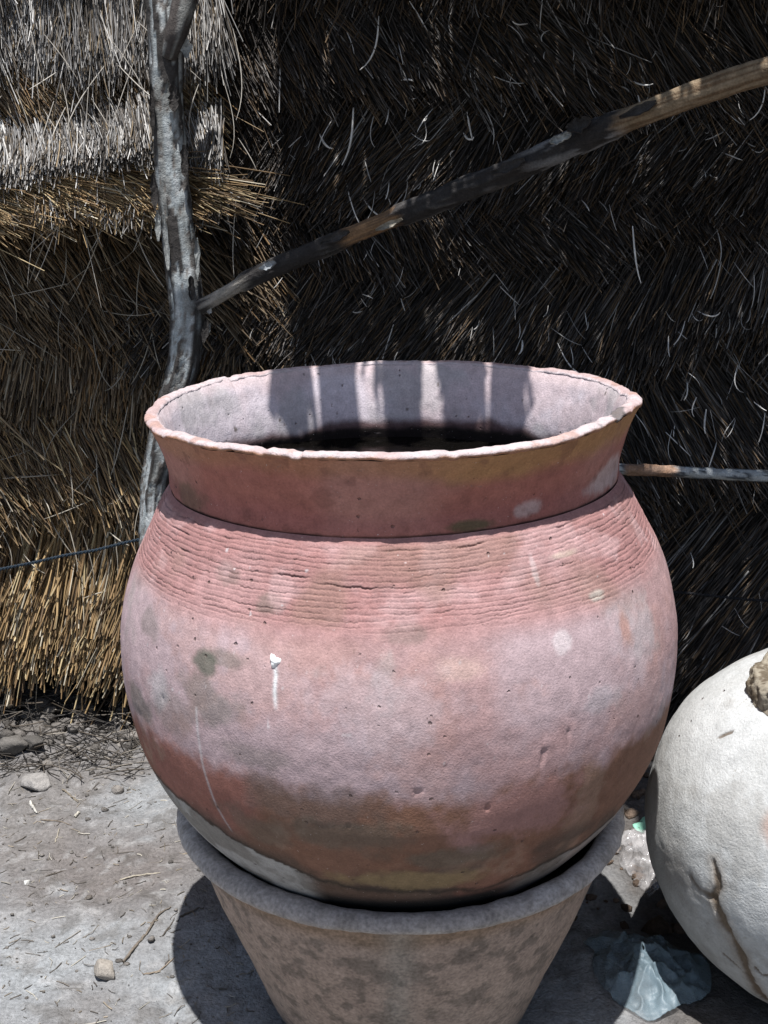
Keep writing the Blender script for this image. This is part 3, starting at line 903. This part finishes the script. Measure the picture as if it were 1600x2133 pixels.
    P = np.stack([rr * np.sin(tt), -rr * np.cos(tt), zz], 1)
    d = (fbm(P, 60, 4, 253) - .5) * 0.0026 + (fbm(P, 160, 2, 255) - .5) * 0.0016
    d = d - 0.0014 * sstep(.68, .85, vnoise(P * 55, 257))
    d2 = (fbm(P, 7, 3, 212) - .5) * 0.006
    rr = rr + np.cos(aa) * d + d2
    zz = zz + np.sin(aa) * d + lip_dz(tt)
    n1, n2 = fbm(P, 14, 4, 261), fbm(P, 50, 3, 263)
    col = np.tile(np.array([0.44, 0.325, 0.315]), (len(P), 1))
    col = mix(col, (0.50, 0.42, 0.42), sstep(.4, .62, n1))
    col = mix(col, (0.40, 0.24, 0.19), sstep(.6, .7, n2) * .6)
    col = mix(col, (0.36, 0.19, 0.12), sstep(0.35, -0.15, aa + (n2 - .5) * 1.2))
    col = mix(col, (0.56, 0.48, 0.49), sstep(2.2, 2.9, aa + (n2 - .5)))
    col = mix(col, (0.10, 0.10, 0.10), blot(tt, zz, 58, .525, 12, .012, P, 265, 60) * sstep(.5, .6, n2) * .8)
    V = np.stack([rr * np.sin(tt), -rr * np.cos(tt), zz + 0.14], 1)
    mesh_obj("lip", V, grid_faces(len(th_), na, wrap_u=True), M_lip, pot, col)
build_neck()

# bird dropping: a little heap proud of the belly, with the chalky run below it
def surf(deg, z, proud=0.0):
    r = float(np.interp(z, Zp, Rp)) + proud
    t = math.radians(deg)
    return np.array([r * math.sin(t), -r * math.cos(t), z + 0.14])
def dropping():
    n, m = 14, 7
    V, F = [], []
    c = surf(-22.1, 0.3155, -0.001)
    t = math.radians(-22.1)
    nrm = np.array([math.sin(t), -math.cos(t), 0.18]); nrm /= np.linalg.norm(nrm)
    ex = np.array([math.cos(t), math.sin(t), 0]); ez = np.cross(ex, nrm) * -1
    ez = ez if ez[2] > 0 else -ez
    for j in range(m):
        f = j / (m - 1)
        for i in range(n):
            a = 2 * math.pi * i / n
            rad = 0.0062 * (1 - f) ** 0.6 * (1 + 0.3 * math.sin(3 * a + 1) + rng.uniform(-.1, .1))
            V.append(c + ex * math.cos(a) * rad + ez * math.sin(a) * rad * 1.1 + nrm * (0.0048 * math.sin(f * 1.57) + rng.uniform(-.0004, .0004)))
    return mesh_obj("dropping", V, grid_faces(n, m, wrap_u=True), M_lime, pot)
dropping()

# ------------------------------------------------------------------ water in the pot
def build_water():
    nr, nt = 24, 96
    V, cz = [], 0.14 + 0.4225
    r = np.linspace(0.002, 0.262, nr); t = np.linspace(0, 2 * math.pi, nt, endpoint=False)
    rr, tt = np.meshgrid(r, t, indexing='ij')
    P = np.stack([rr.ravel() * np.cos(tt.ravel()), rr.ravel() * np.sin(tt.ravel()), 0 * rr.ravel()], 1)
    m, nt_, bs = new_mat("still_dark_water")
    bs.inputs["Base Color"].default_value = (0.004, 0.0035, 0.003, 1)
    bs.inputs["Roughness"].default_value = 0.04
    bs.inputs["IOR"].default_value = 1.33
    n = noise_node(nt_, 14, 2)
    b = nt_.nodes.new("ShaderNodeBump"); b.inputs["Distance"].default_value = 0.0012
    nt_.links.new(n.outputs["Fac"], b.inputs["Height"]); nt_.links.new(b.outputs[0], bs.inputs["Normal"])
    loc = pot_loc + RM @ Vector((0, 0, cz))
    o = mesh_obj("water", P, grid_faces(nt, nr, wrap_u=True), m)
    o.location = loc
    o["kind"] = "structure"
build_water()

# ------------------------------------------------------------------ basin under the pot
bas_loc = Vector((0.022, 1.377, 0))
basin = thing("clay_basin", "speckled tan basin with thick grey lip holding the large red pot", "basin", bas_loc)
def lathe(name, Z, R, mat, parent, colfun, step=0.004, nt=420, amp=0.003, fine=0.0008, seed=1, closed=False):
    z, r = smooth_profile(np.array(Z), np.array(R), step)
    t = np.linspace(0, 2 * math.pi, nt, endpoint=False)
    zz, tt = np.meshgrid(z, t, indexing='ij')
    rr = np.repeat(r[:, None], nt, 1).ravel(); zz = zz.ravel(); tt = tt.ravel()
    P = np.stack([rr * np.sin(tt), -rr * np.cos(tt), zz], 1)
    d = (fbm(P, 7, 3, seed) - .5) * amp * 2 + (fbm(P, 45, 3, seed + 3) - .5) * fine * 2
    dz = np.repeat(np.gradient(z), nt); dr = np.repeat(np.gradient(r), nt); l = np.hypot(dz, dr) + 1e-9
    V = P.copy()
    V[:, 0] += np.sin(tt) * d * dz / l; V[:, 1] -= np.cos(tt) * d * dz / l; V[:, 2] -= d * dr / l
    return mesh_obj(name, V, grid_faces(nt, len(z), wrap_u=True, wrap_v=closed), mat, parent, colfun(P, tt, zz))

def basin_col(P, tt, zz):
    n1, n2 = fbm(P, 8, 4, 311), fbm(P, 60, 3, 313)
    col = np.tile(np.array([0.37, 0.275, 0.22]), (len(P), 1))
    col = mix(col, (0.345, 0.262, 0.212), sstep(.45, .6, n1))
    col = mix(col, (0.17, 0.135, 0.11), sstep(.56, .64, n2) * .7)
    col = mix(col, (0.27, 0.17, 0.10), sstep(.235, .262, zz + (n1 - .5) * .03) * .6)
    col = mix(col, (0.30, 0.27, 0.23), np.exp(-(angd(tt, -0.02) / .07) ** 2) * .55)      # pale run down the front
    col = mix(col, (0.20, 0.17, 0.15), sstep(.06, 0, zz) * .6)
    return col
def basin_lip_col(P, tt, zz):
    n1, n2 = fbm(P, 10, 4, 321), fbm(P, 45, 3, 323)
    col = np.tile(np.array([0.36, 0.32, 0.295]), (len(P), 1))
    col = mix(col, (0.43, 0.39, 0.365), sstep(.45, .62, n1))
    col = mix(col, (0.27, 0.235, 0.205), sstep(.58, .68, n2) * .5)
    return col
lathe("body", [0.0, 0.002, 0.004, .10, .18, .262, .272, .284], [0.001, .16, .176, .212, .243, .2705, .2740, .2765], M_basin, basin, basin_col, seed=331)
lathe("inner_wall", [.288, .27, .18, .10, .025, .02], [.2620, .2600, .229, .199, .165, .001], M_basin, basin, basin_col, seed=331, nt=200)
la = np.linspace(0, 2 * math.pi, 28)[:-1]
lathe("lip", list(.2850 + np.sin(la) * .0125), list(.2750 + np.cos(la) * .0155), M_basin, basin, basin_lip_col, step=0.003, amp=.0030, fine=.0018, seed=341, closed=True)
for ch in basin.children:
    pass

# ------------------------------------------------------------------ the pale jar at the right
jar_R = 0.243
jar_rot = (math.radians(10), math.radians(-22), 0)
jar_ctr = Vector((0.607, 1.392, jar_R * .985))
jar_loc = jar_ctr - (Matrix.Rotation(jar_rot[1], 3, 'Y') @ Matrix.Rotation(jar_rot[0], 3, 'X')) @ Vector((0, 0, jar_R * .985))
jar = thing("clay_jar", "round whitish clay jar with brown cracks at the right edge", "jar", jar_loc, jar_rot)
def build_jar():
    ph = np.linspace(-math.pi / 2, math.pi / 2 - 0.12, 300)
    e = 0.93
    r = jar_R * np.sign(np.cos(ph)) * np.abs(np.cos(ph)) ** e
    z = jar_R * np.sign(np.sin(ph)) * np.abs(np.sin(ph)) ** e * 0.985
    t = np.linspace(0, 2 * math.pi, 760, endpoint=False)
    zz, tt = np.meshgrid(z, t, indexing='ij')
    rr = np.repeat(r[:, None], len(t), 1).ravel(); zz = zz.ravel(); tt = tt.ravel()
    P = np.stack([rr * np.sin(tt), -rr * np.cos(tt), zz], 1)
    # position of jar point in world for laying the cracks out on its skin
    Mx = Matrix.Rotation(jar_rot[1], 3, 'Y') @ Matrix.Rotation(jar_rot[0], 3, 'X')
    centre = jar_ctr
    Mi = np.array(Mx.inverted())
    def skin(px, py):
        o = Vector((0, 0, CAM_H)); d = (at(px, py, 1.0) - o).normalized()
        oc = o - centre; b = oc.dot(d); c = oc.dot(oc) - jar_R ** 2
        disc = max(0.0, b * b - c)
        q = o + d * (-b - math.sqrt(disc)) - centre
        return Mi @ np.array(q)
    def dist3(pts):
        best = np.full(len(P), 9.0)
        for a, b in zip(pts[:-1], pts[1:]):
            ab = b - a
            tq = np.clip(((P - a) @ ab) / (ab @ ab), 0, 1)
            best = np.minimum(best, np.linalg.norm(P - a - tq[:, None] * ab, axis=1))
        return best
    n1, n2, n3 = fbm(P, 6, 4, 411), fbm(P, 18, 4, 413), fbm(P, 60, 3, 415)
    d = (fbm(P, 4, 3, 421) - .5) * .022 + (n2 - .5) * .003 + (n3 - .5) * .0016
    col = np.tile(np.array([0.45, 0.455, 0.445]), (len(P), 1))
    col = mix(col, (0.51, 0.52, 0.515), sstep(.42, .6, n1))
    col = mix(col, (0.33, 0.32, 0.30), sstep(.52, .64, fbm(P, 14, 5, 417, .62)) * .5)
    wob = (fbm(P, 45, 5, 419, .65) - .5) * .030 + (n2 - .5) * .010
    main = [(1492, 1795), (1500, 1840), (1492, 1870), (1515, 1930), (1545, 1985), (1575, 2050), (1600, 2100)]
    wid = dist3([skin(*q) for q in main]) + wob * .45
    k = sstep(.0085, .004, wid); d -= .003 * k
    col = mix(col, (0.27, 0.22, 0.17), sstep(.022, .004, wid) * .55)
    col = mix(col, (0.14, 0.10, 0.065), k * .85)
    for pl, w in (([(1492, 1870), (1460, 1850), (1445, 1825)], .006), ([(1500, 1835), (1540, 1855), (1600, 1890)], .0022), ([(1478, 1685), (1480, 1740), (1482, 1785)], .0018), ([(1462, 1580), (1500, 1540), (1530, 1528)], .0018),
                  ([(1392, 1625), (1410, 1595), (1420, 1570)], .002), ([(1445, 1500), (1480, 1480)], .0014), ([(1500, 1660), (1520, 1630), (1550, 1610)], .0014), ([(1510, 1985), (1540, 2010), (1570, 2040)], .002), ([(1575, 2015), (1590, 2030), (1612, 2028)], .0016)):
        dd = dist3([skin(*q) for q in pl]) + wob * .25
        kk = sstep(w * 1.3, w * .3, dd)
        d -= .0016 * kk
        col = mix(col, (0.13, 0.095, 0.065), kk * .85)
    for q in ((1530, 1753), (1548, 1757), (1574, 1840)):
        s_ = np.linalg.norm(P - skin(*q), axis=1)
        col = mix(col, (0.06, 0.055, 0.05), sstep(.0045, .002, s_ + (n3 - .5) * .003))
    rust = np.linalg.norm(P - skin(1630, 1722), axis=1)
    col = mix(col, (0.40, 0.24, 0.18), sstep(.03, .01, rust + (n2 - .5) * .03) * .6)
    dk = sstep(.06, .0, np.linalg.norm(P - skin(1425, 1800), axis=1) + (n2 - .5) * .08)
    col = mix(col, (0.22, 0.20, 0.18), dk * .6)
    nrm = P / jar_R
    V = P + nrm * d[:, None]
    V[:, 2] += jar_R * .985
    mesh_obj("body", V, grid_faces(len(t), len(z), wrap_u=True), M_jar, jar, col)
    # rough broken neck stub
    zk = np.array([.190, .215, .230, .245, .258, .266, .268, .262, .258])
    rk = np.array([.085, .074, .064, .057, .054, .049, .038, .020, .002])
    zq, rq = smooth_profile(zk, rk, 0.0022)
    nz, nt = len(zq), 180
    t2 = np.linspace(0, 2 * math.pi, nt, endpoint=False)
    zz, tt = np.meshgrid(zq, t2, indexing='ij'); rr = np.repeat(rq[:, None], nt, 1).ravel(); zz = zz.ravel(); tt = tt.ravel()
    Q = np.stack([rr * np.sin(tt), -rr * np.cos(tt), zz], 1)
    dq = (fbm(Q, 45, 5, 431, .6) - .5) * .020
    fade = sstep(.003, .03, rr)
    Q[:, 0] += np.sin(tt) * dq * fade; Q[:, 1] -= np.cos(tt) * dq * fade; Q[:, 2] += dq * .6
    cq = mix(np.tile(np.array([0.31, 0.275, 0.215]), (len(Q), 1)), (0.13, 0.105, 0.075), sstep(.46, .56, fbm(Q, 70, 5, 435, .65)))
    Q[:, 2] += jar_R * .985
    mesh_obj("neck_stub", Q, grid_faces(nt, nz, wrap_u=True), M_jar, jar, cq)
build_jar()

# ------------------------------------------------------------------ cords tied round the thatch
def cord(name, pts, rad, mat, label):
    pts = [np.array(p, float) for p in pts]
    seg = np.concatenate([[0], np.cumsum([np.linalg.norm(b - a) for a, b in zip(pts[:-1], pts[1:])])])
    n = int(seg[-1] / 0.003)
    s = np.linspace(0, seg[-1], n)
    P = np.stack([np.interp(s, seg, [p[k] for p in pts]) for k in range(3)], 1)
    V, nc = [], 6
    strands = []
    Fs = []
    for st in range(2):                                          # two twisted strands
        ph = st * math.pi + s * 420
        C = P.copy(); C[:, 2] += np.cos(ph) * rad * .55; C[:, 1] += np.sin(ph) * rad * .55
        base = len(V)
        for i in range(n):
            for k in range(nc):
                a = 2 * math.pi * k / nc
                V.append(C[i] + np.array([0, math.sin(a), math.cos(a)]) * rad * .62)
        Fs += [tuple(np.array(f) + base) for f in grid_faces(nc, n, wrap_u=True).tolist()]
    o0 = Vector(pts[0])
    V = np.array(V) - np.array(o0)
    o = mesh_obj(name, V, Fs, mat)
    o.location = o0
    return tag(o, label, "cord")
cord("binding_cord", [at(-30, 1192, 2.135), at(70, 1172, 2.13), at(130, 1158, 2.13), at(200, 1146, 2.128), at(262, 1130, 2.13), at(310, 1120, 2.135)], 0.0032, M_cord, "dark blue cord tied across the golden reeds at the left")
cord("binding_cord", [at(1380, 1232, 2.165), at(1440, 1236, 2.16), at(1500, 1243, 2.16), at(1560, 1249, 2.16), at(1680, 1256, 2.165)], 0.0030, M_cord2, "black cord across the dark thatch above the pale jar")

# ------------------------------------------------------------------ stones, clods, twigs, litter
def rock(name, p, size, col, label, cat, seed, squash=(1, 1, .7), rot=0.0, sub=3, amp=.28):
    import bmesh
    bm = bmesh.new()
    bmesh.ops.create_icosphere(bm, subdivisions=sub, radius=1.0)
    V = np.array([list(v.co) for v in bm.verts])
    F = np.array([[v.index for v in f.verts] for f in bm.faces])
    bm.free()
    n = fbm(V + seed * 3.7, 1.1, 4, seed)
    q = V * (1 + (n[:, None] - .5) * amp * 2)
    for k in range(13):                                          # knock facets off
        dr = rng.normal(0, 1, 3); dr /= np.linalg.norm(dr)
        ex = np.maximum(0, q @ dr - rng.uniform(.50, .80))
        q -= ex[:, None] * dr
    q = q * np.array(squash) * size
    c, s = math.cos(rot), math.sin(rot)
    q = np.stack([q[:, 0] * c - q[:, 1] * s, q[:, 0] * s + q[:, 1] * c, q[:, 2]], 1)
    q[:, 2] -= q[:, 2].min() + size * .12
    cc = np.tile(np.array(col), (len(q), 1)) * (0.8 + .4 * fbm(V, 3, 3, seed + 2)[:, None])
    o = mesh_obj(name, q, F, M_stone, None, cc, smooth=False)
    o.location = (p.x, p.y, gz(p.x, p.y))
    tag(o, label, cat)
    return o
rock("stone", on_ground(221, 2035), 0.0195, (0.30, 0.27, 0.235), "small beige stone on the sunlit ground at the lower left", "stone", 3, (1, .85, .95))
rock("stone", on_ground(75, 1640), 0.032, (0.28, 0.265, 0.25), "flat pale stone sunk in the earth near the thatch foot", "stone", 5, (1.15, .9, .55), rot=.5)
rock("clod", on_ground(183, 1870), 0.0075, (0.13, 0.115, 0.10), "small dark clod of earth on the bare trodden patch", "clod", 8)
rock("pebble", on_ground(55, 1842), 0.0075, (0.5, 0.49, 0.46), "tiny white pebble at the left edge of the ground", "pebble", 12)
rock("clod", on_ground(30, 1585), 0.030, (0.14, 0.13, 0.118), "grey clod of earth at the left edge below the dark straw heap", "clod", 14, (1.1, .9, .8))
rock("clod", on_ground(70, 1580), 0.024, (0.10, 0.093, 0.085), "dark clod of earth next to the straw heap", "clod", 15, (1.1, .9, .8))

def twig(pts, rad, col, label, cat="twig", name="twig"):
    W = [on_ground(*q) for q in pts]
    n = 6
    cum = np.concatenate([[0], np.cumsum([(b - a).length for a, b in zip(W[:-1], W[1:])])])
    s = np.linspace(0, cum[-1], max(8, int(cum[-1] / .004)))
    P = np.stack([np.interp(s, cum, [w[k] for w in W]) for k in range(3)], 1)
    P[:, 2] = [gz(a, b) + rad * .8 for a, b in P[:, :2]]
    for _ in range(4):
        P[1:-1] = .5 * P[1:-1] + .25 * (P[:-2] + P[2:])
    P += rng.normal(0, rad * .25, P.shape)
    T = np.gradient(P, axis=0); T /= np.linalg.norm(T, axis=1, keepdims=True)
    A = np.cross(T, [0, 0, 1.0]); A /= np.linalg.norm(A, axis=1, keepdims=True); B = np.cross(A, T)
    rr = rad * np.interp(np.linspace(0, 1, len(s)), [0, .1, .85, 1], [.7, 1, .75, .4]) * rng.uniform(.8, 1.2, len(s))
    V = np.concatenate([P[i] + rr[i] * (A[i] * math.cos(a) + B[i] * math.sin(a))[None] for i in range(len(s)) for a in np.linspace(0, 2 * math.pi, n, endpoint=False)])
    o0 = P[0].copy()
    o = mesh_obj(name, V - o0, grid_faces(n, len(s), wrap_u=True), M_bark, None, np.tile(col, (len(V), 1)))
    o.location = Vector(o0)
    return tag(o, label, cat)
DK, PL = (0.10, 0.085, 0.07), (0.38, 0.34, 0.27)
twig([(258, 2008), (290, 1975), (315, 1940), (330, 1918), (357, 1902)], .0022, (.16, .135, .11), "thin bent brown twig beside the small beige stone")
twig([(375, 1918), (395, 1910), (418, 1903)], .0016, DK, "short dark twig entering the pot's shadow")
twig([(335, 1965), (350, 1940), (365, 1918)], .0012, DK, "fine dark stem next to the bent twig")
twig([(130, 1642), (145, 1655), (163, 1672)], .0020, (.2, .17, .13), "short brown twig near the flat pale stone")
twig([(85, 1707), (110, 1713), (150, 1724)], .0014, (.17, .14, .11), "thin twig lying level at the left of the ground")
twig([(250, 1834), (290, 1831), (335, 1825)], .0014, PL, "straight pale straw on the trodden patch", "straw", "straw")
twig([(115, 1756), (120, 1742), (124, 1732)], .0012, PL, "tiny pale straw stub left of the trodden patch", "straw", "straw")
twig([(230, 1610), (250, 1604), (275, 1600)], .0014, DK, "dark twig on the ground close to the pot's left side")
twig([(30, 1752), (45, 1745), (56, 1740)], .0013, DK, "dark splinter at the far left of the ground")
twig([(64, 1672), (70, 1685), (77, 1695)], .0028, (.46, .44, .4), "white curled peel below the flat pale stone", "peel", "peel")
twig([(155, 1710), (162, 1703), (168, 1698)], .0030, (.45, .42, .36), "small pale chip above the trodden patch", "chip", "chip")
twig([(300, 2035), (335, 2025), (365, 2000)], .0013, (.26, .21, .16), "faint thin stalk right of the small beige stone")
twig([(95, 1822), (120, 1815), (138, 1808)], .0012, DK, "short dark stalk above the tiny white pebble")

def litter():
    """chaff and bits of straw nobody could count"""
    n = 1500
    x = rng.uniform(-.95, .0, n); y = rng.uniform(1.05, 2.2, n)
    keep = (np.hypot(x - .02, y - 1.38) > .2)
    x, y = x[keep], y[keep]; n = len(x)
    a = rng.uniform(0, 6.28, n); L = rng.gamma(2, .005, n) + .003
    S = 3
    t = np.linspace(-.5, .5, S)[None]
    C = np.empty((n, S, 3))
    k = rng.normal(0, .35, n)[:, None]
    C[:, :, 0] = x[:, None] + (np.cos(a)[:, None] * t - np.sin(a)[:, None] * k * t * t) * L[:, None]
    C[:, :, 1] = y[:, None] + (np.sin(a)[:, None] * t + np.cos(a)[:, None] * k * t * t) * L[:, None]
    for i in range(n):
        for s in range(S):
            C[i, s, 2] = gz(C[i, s, 0], C[i, s, 1]) + .0010
    R = rng.uniform(.0004, .0010, n)[:, None] * np.ones((1, S))
    col = straw_colors(n, [(.40, .37, .31), (.11, .095, .08), (.25, .21, .16)], [2, 4, 3])
    o = straw_mesh("chaff", C, R, col, None)
    o["label"] = "fine chaff and straw bits strewn over the sunlit ground"; o["category"] = "chaff"
litter()

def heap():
    """crumbs of earth and dark straw along the foot of the left wall"""
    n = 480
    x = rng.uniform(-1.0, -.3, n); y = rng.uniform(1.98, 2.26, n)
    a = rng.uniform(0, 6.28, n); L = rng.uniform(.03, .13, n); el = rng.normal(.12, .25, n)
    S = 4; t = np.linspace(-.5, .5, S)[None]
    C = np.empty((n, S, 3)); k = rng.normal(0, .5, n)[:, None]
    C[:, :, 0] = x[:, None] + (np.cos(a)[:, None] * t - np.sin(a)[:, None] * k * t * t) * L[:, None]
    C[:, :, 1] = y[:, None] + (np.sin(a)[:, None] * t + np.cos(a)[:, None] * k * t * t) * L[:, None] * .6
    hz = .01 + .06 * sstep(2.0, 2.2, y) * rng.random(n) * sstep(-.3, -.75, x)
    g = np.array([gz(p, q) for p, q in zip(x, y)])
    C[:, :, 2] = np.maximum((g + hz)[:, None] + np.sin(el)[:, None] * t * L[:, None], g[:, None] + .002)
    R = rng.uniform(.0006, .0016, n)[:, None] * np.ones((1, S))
    o = straw_mesh("straw_litter", C, R, straw_colors(n, [(.03, .026, .022), (.08, .065, .05), (.26, .23, .19)], [5, 3, .8]), None)  # straw tones kept near black to imitate shade by the wall
    o["label"] = "loose straw coloured dark for the shade along the foot of the left wall"; o["category"] = "straw"
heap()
def crumbs():
    import bmesh
    bm = bmesh.new(); bmesh.ops.create_icosphere(bm, subdivisions=1, radius=1.0)
    V0 = np.array([list(v.co) for v in bm.verts]); F0 = np.array([[v.index for v in f.verts] for f in bm.faces]); bm.free()
    VV, FF, CC = [], [], []
    n = 1500
    for i in range(n):
        if i >= 900:
            x, y = rng.uniform(-.95, -.0), rng.uniform(1.0, 2.1); s = rng.gamma(1.3, .0011) + .0006
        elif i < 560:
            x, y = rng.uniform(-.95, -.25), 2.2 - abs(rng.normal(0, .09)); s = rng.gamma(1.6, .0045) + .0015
        elif i < 740:
            x, y = rng.uniform(-.9, -.1), rng.uniform(1.1, 2.1); s = rng.gamma(1.5, .0012) + .0008
        else:
            x, y = rng.uniform(.25, .55), rng.uniform(1.5, 2.1); s = rng.gamma(1.6, .004) + .0015
        s = min(s, .022)
        q = V0 * (1 + rng.uniform(-.3, .3, (len(V0), 1))) * s * np.array([1, rng.uniform(.7, 1), rng.uniform(.5, .9)])
        VV.append(q + np.array([x, y, gz(x, y) + s * .25])); FF.append(F0 + i * len(V0))
        c = np.array([.18, .165, .15]) * rng.uniform(.5, 1.35)
        if 740 <= i < 900: c = np.array([.17, .125, .095]) * rng.uniform(.4, 1.2)
        CC.append(np.tile(c, (len(V0), 1)))
    o = mesh_obj("earth_crumbs", np.concatenate(VV), np.concatenate(FF), M_soil, None, np.concatenate(CC), smooth=False)
    o["kind"] = "stuff"; o["label"] = "loose crumbs of dry earth scattered on the ground"; o["category"] = "earth"
crumbs()

# ------------------------------------------------------------------ plastic rubbish between basin and jar
def film_mat(name, c, alpha, rough=0.12):
    m, nt, bs = new_mat(name)
    bs.inputs["Base Color"].default_value = (*c, 1)
    bs.inputs["Roughness"].default_value = rough
    bs.inputs["Specular IOR Level"].default_value = 0.6
    n = noise_node(nt, 24, 3)
    r = ramp(nt, n.outputs["Fac"], [(.3, (max(0, alpha - .2),) * 3), (.7, (min(1, alpha + .2),) * 3)])
    nt.links.new(r.outputs[0], bs.inputs["Alpha"])
    return m
M_film = film_mat("clear_film", (.60, .58, .58), .22, .08)
M_blue = film_mat("bluish_film", (.20, .27, .31), .42, .5)
M_white = plain_mat("white_film", (.72, .78, .80), .35, .5, var=.06)
M_green = plain_mat("green_film", (.30, .62, .47), .4, .4, var=.1)
def crumple(name, outline, h, mat, label, seed, res=46, fold=1.0, lift=.0, cat="plastic", parent=None, scale=14):
    """a crumpled sheet: outline in photo pixels laid on the ground, raised in sharp folds, given thickness"""
    W = np.array([list(on_ground(*q))[:2] for q in outline])
    c = W.mean(0)
    nr = res // 2; nt = res * 2
    ang = np.arctan2(W[:, 1] - c[1], W[:, 0] - c[0]); o_ = np.argsort(ang); ang = ang[o_]; rad = np.hypot(*(W[o_] - c).T)
    t = np.linspace(-math.pi, math.pi, nt, endpoint=False)
    R = np.interp(t, np.concatenate([ang - 2 * math.pi, ang, ang + 2 * math.pi]), np.tile(rad, 3))
    f = np.linspace(0.02, 1, nr)
    P = np.stack([c[0] + np.outer(f, R * np.cos(t)).ravel(), c[1] + np.outer(f, R * np.sin(t)).ravel(), np.zeros(nr * nt)], 1)
    q = P * np.array([1, 1, 0]) + seed
    ridge = np.abs(fbm(q, scale, 2, seed) - .5) * 2
    ridge2 = np.abs(fbm(q, scale * 2.4, 2, seed + 3) - .5) * 2
    ff = np.repeat(f, nt)
    z = h * (1 - ff ** 3 * .75) * (.35 + fold * ((1 - ridge) ** 2 * .7 + (1 - ridge2) ** 3 * .4) - .3)
    P[:, 2] = np.array([gz(a, b) for a, b in P[:, :2]]) + np.maximum(z, .002) + lift
    base = np.array([c[0], c[1], gz(*c)])
    top = P - base
    bot = top.copy(); bot[:, 2] -= .0006
    F = grid_faces(nt, nr, wrap_u=True)
    m = len(top)
    e = (nr - 1) * nt + np.arange(nt)
    rim = np.stack([e, np.roll(e, -1), np.roll(e, -1) + m, e + m], 1)
    o = mesh_obj(name, np.concatenate([top, bot]), np.concatenate([F, F[:, ::-1] + m, rim]), mat, parent, smooth=True)
    if parent is None:
        o.location = base
        tag(o, label, cat)
    else:
        o.location = Vector(base) - parent.location
    return o
crumple("plastic_wrapper", [(1285, 1752), (1320, 1735), (1362, 1742), (1385, 1790), (1378, 1842), (1352, 1866), (1318, 1826), (1292, 1790)], .03, M_film, "clear crumpled plastic wrapper lit between basin and pale jar", 5, res=100, fold=1.3, scale=24)
blue = crumple("plastic_bag", [(1212, 1975), (1262, 1945), (1330, 1962), (1420, 1985), (1470, 2010), (1475, 2075), (1420, 2098), (1350, 2124), (1290, 2092), (1244, 2040), (1240, 1990)], .034, M_blue, "bluish plastic bag lying in the shade between the basin and pale jar", 9, res=120, fold=1.3, scale=15)
crumple("plastic_scrap", [(1333, 1712), (1347, 1704), (1356, 1722), (1352, 1745), (1338, 1738)], .012, M_green, "small green plastic scrap behind the clear wrapper", 17, res=18)
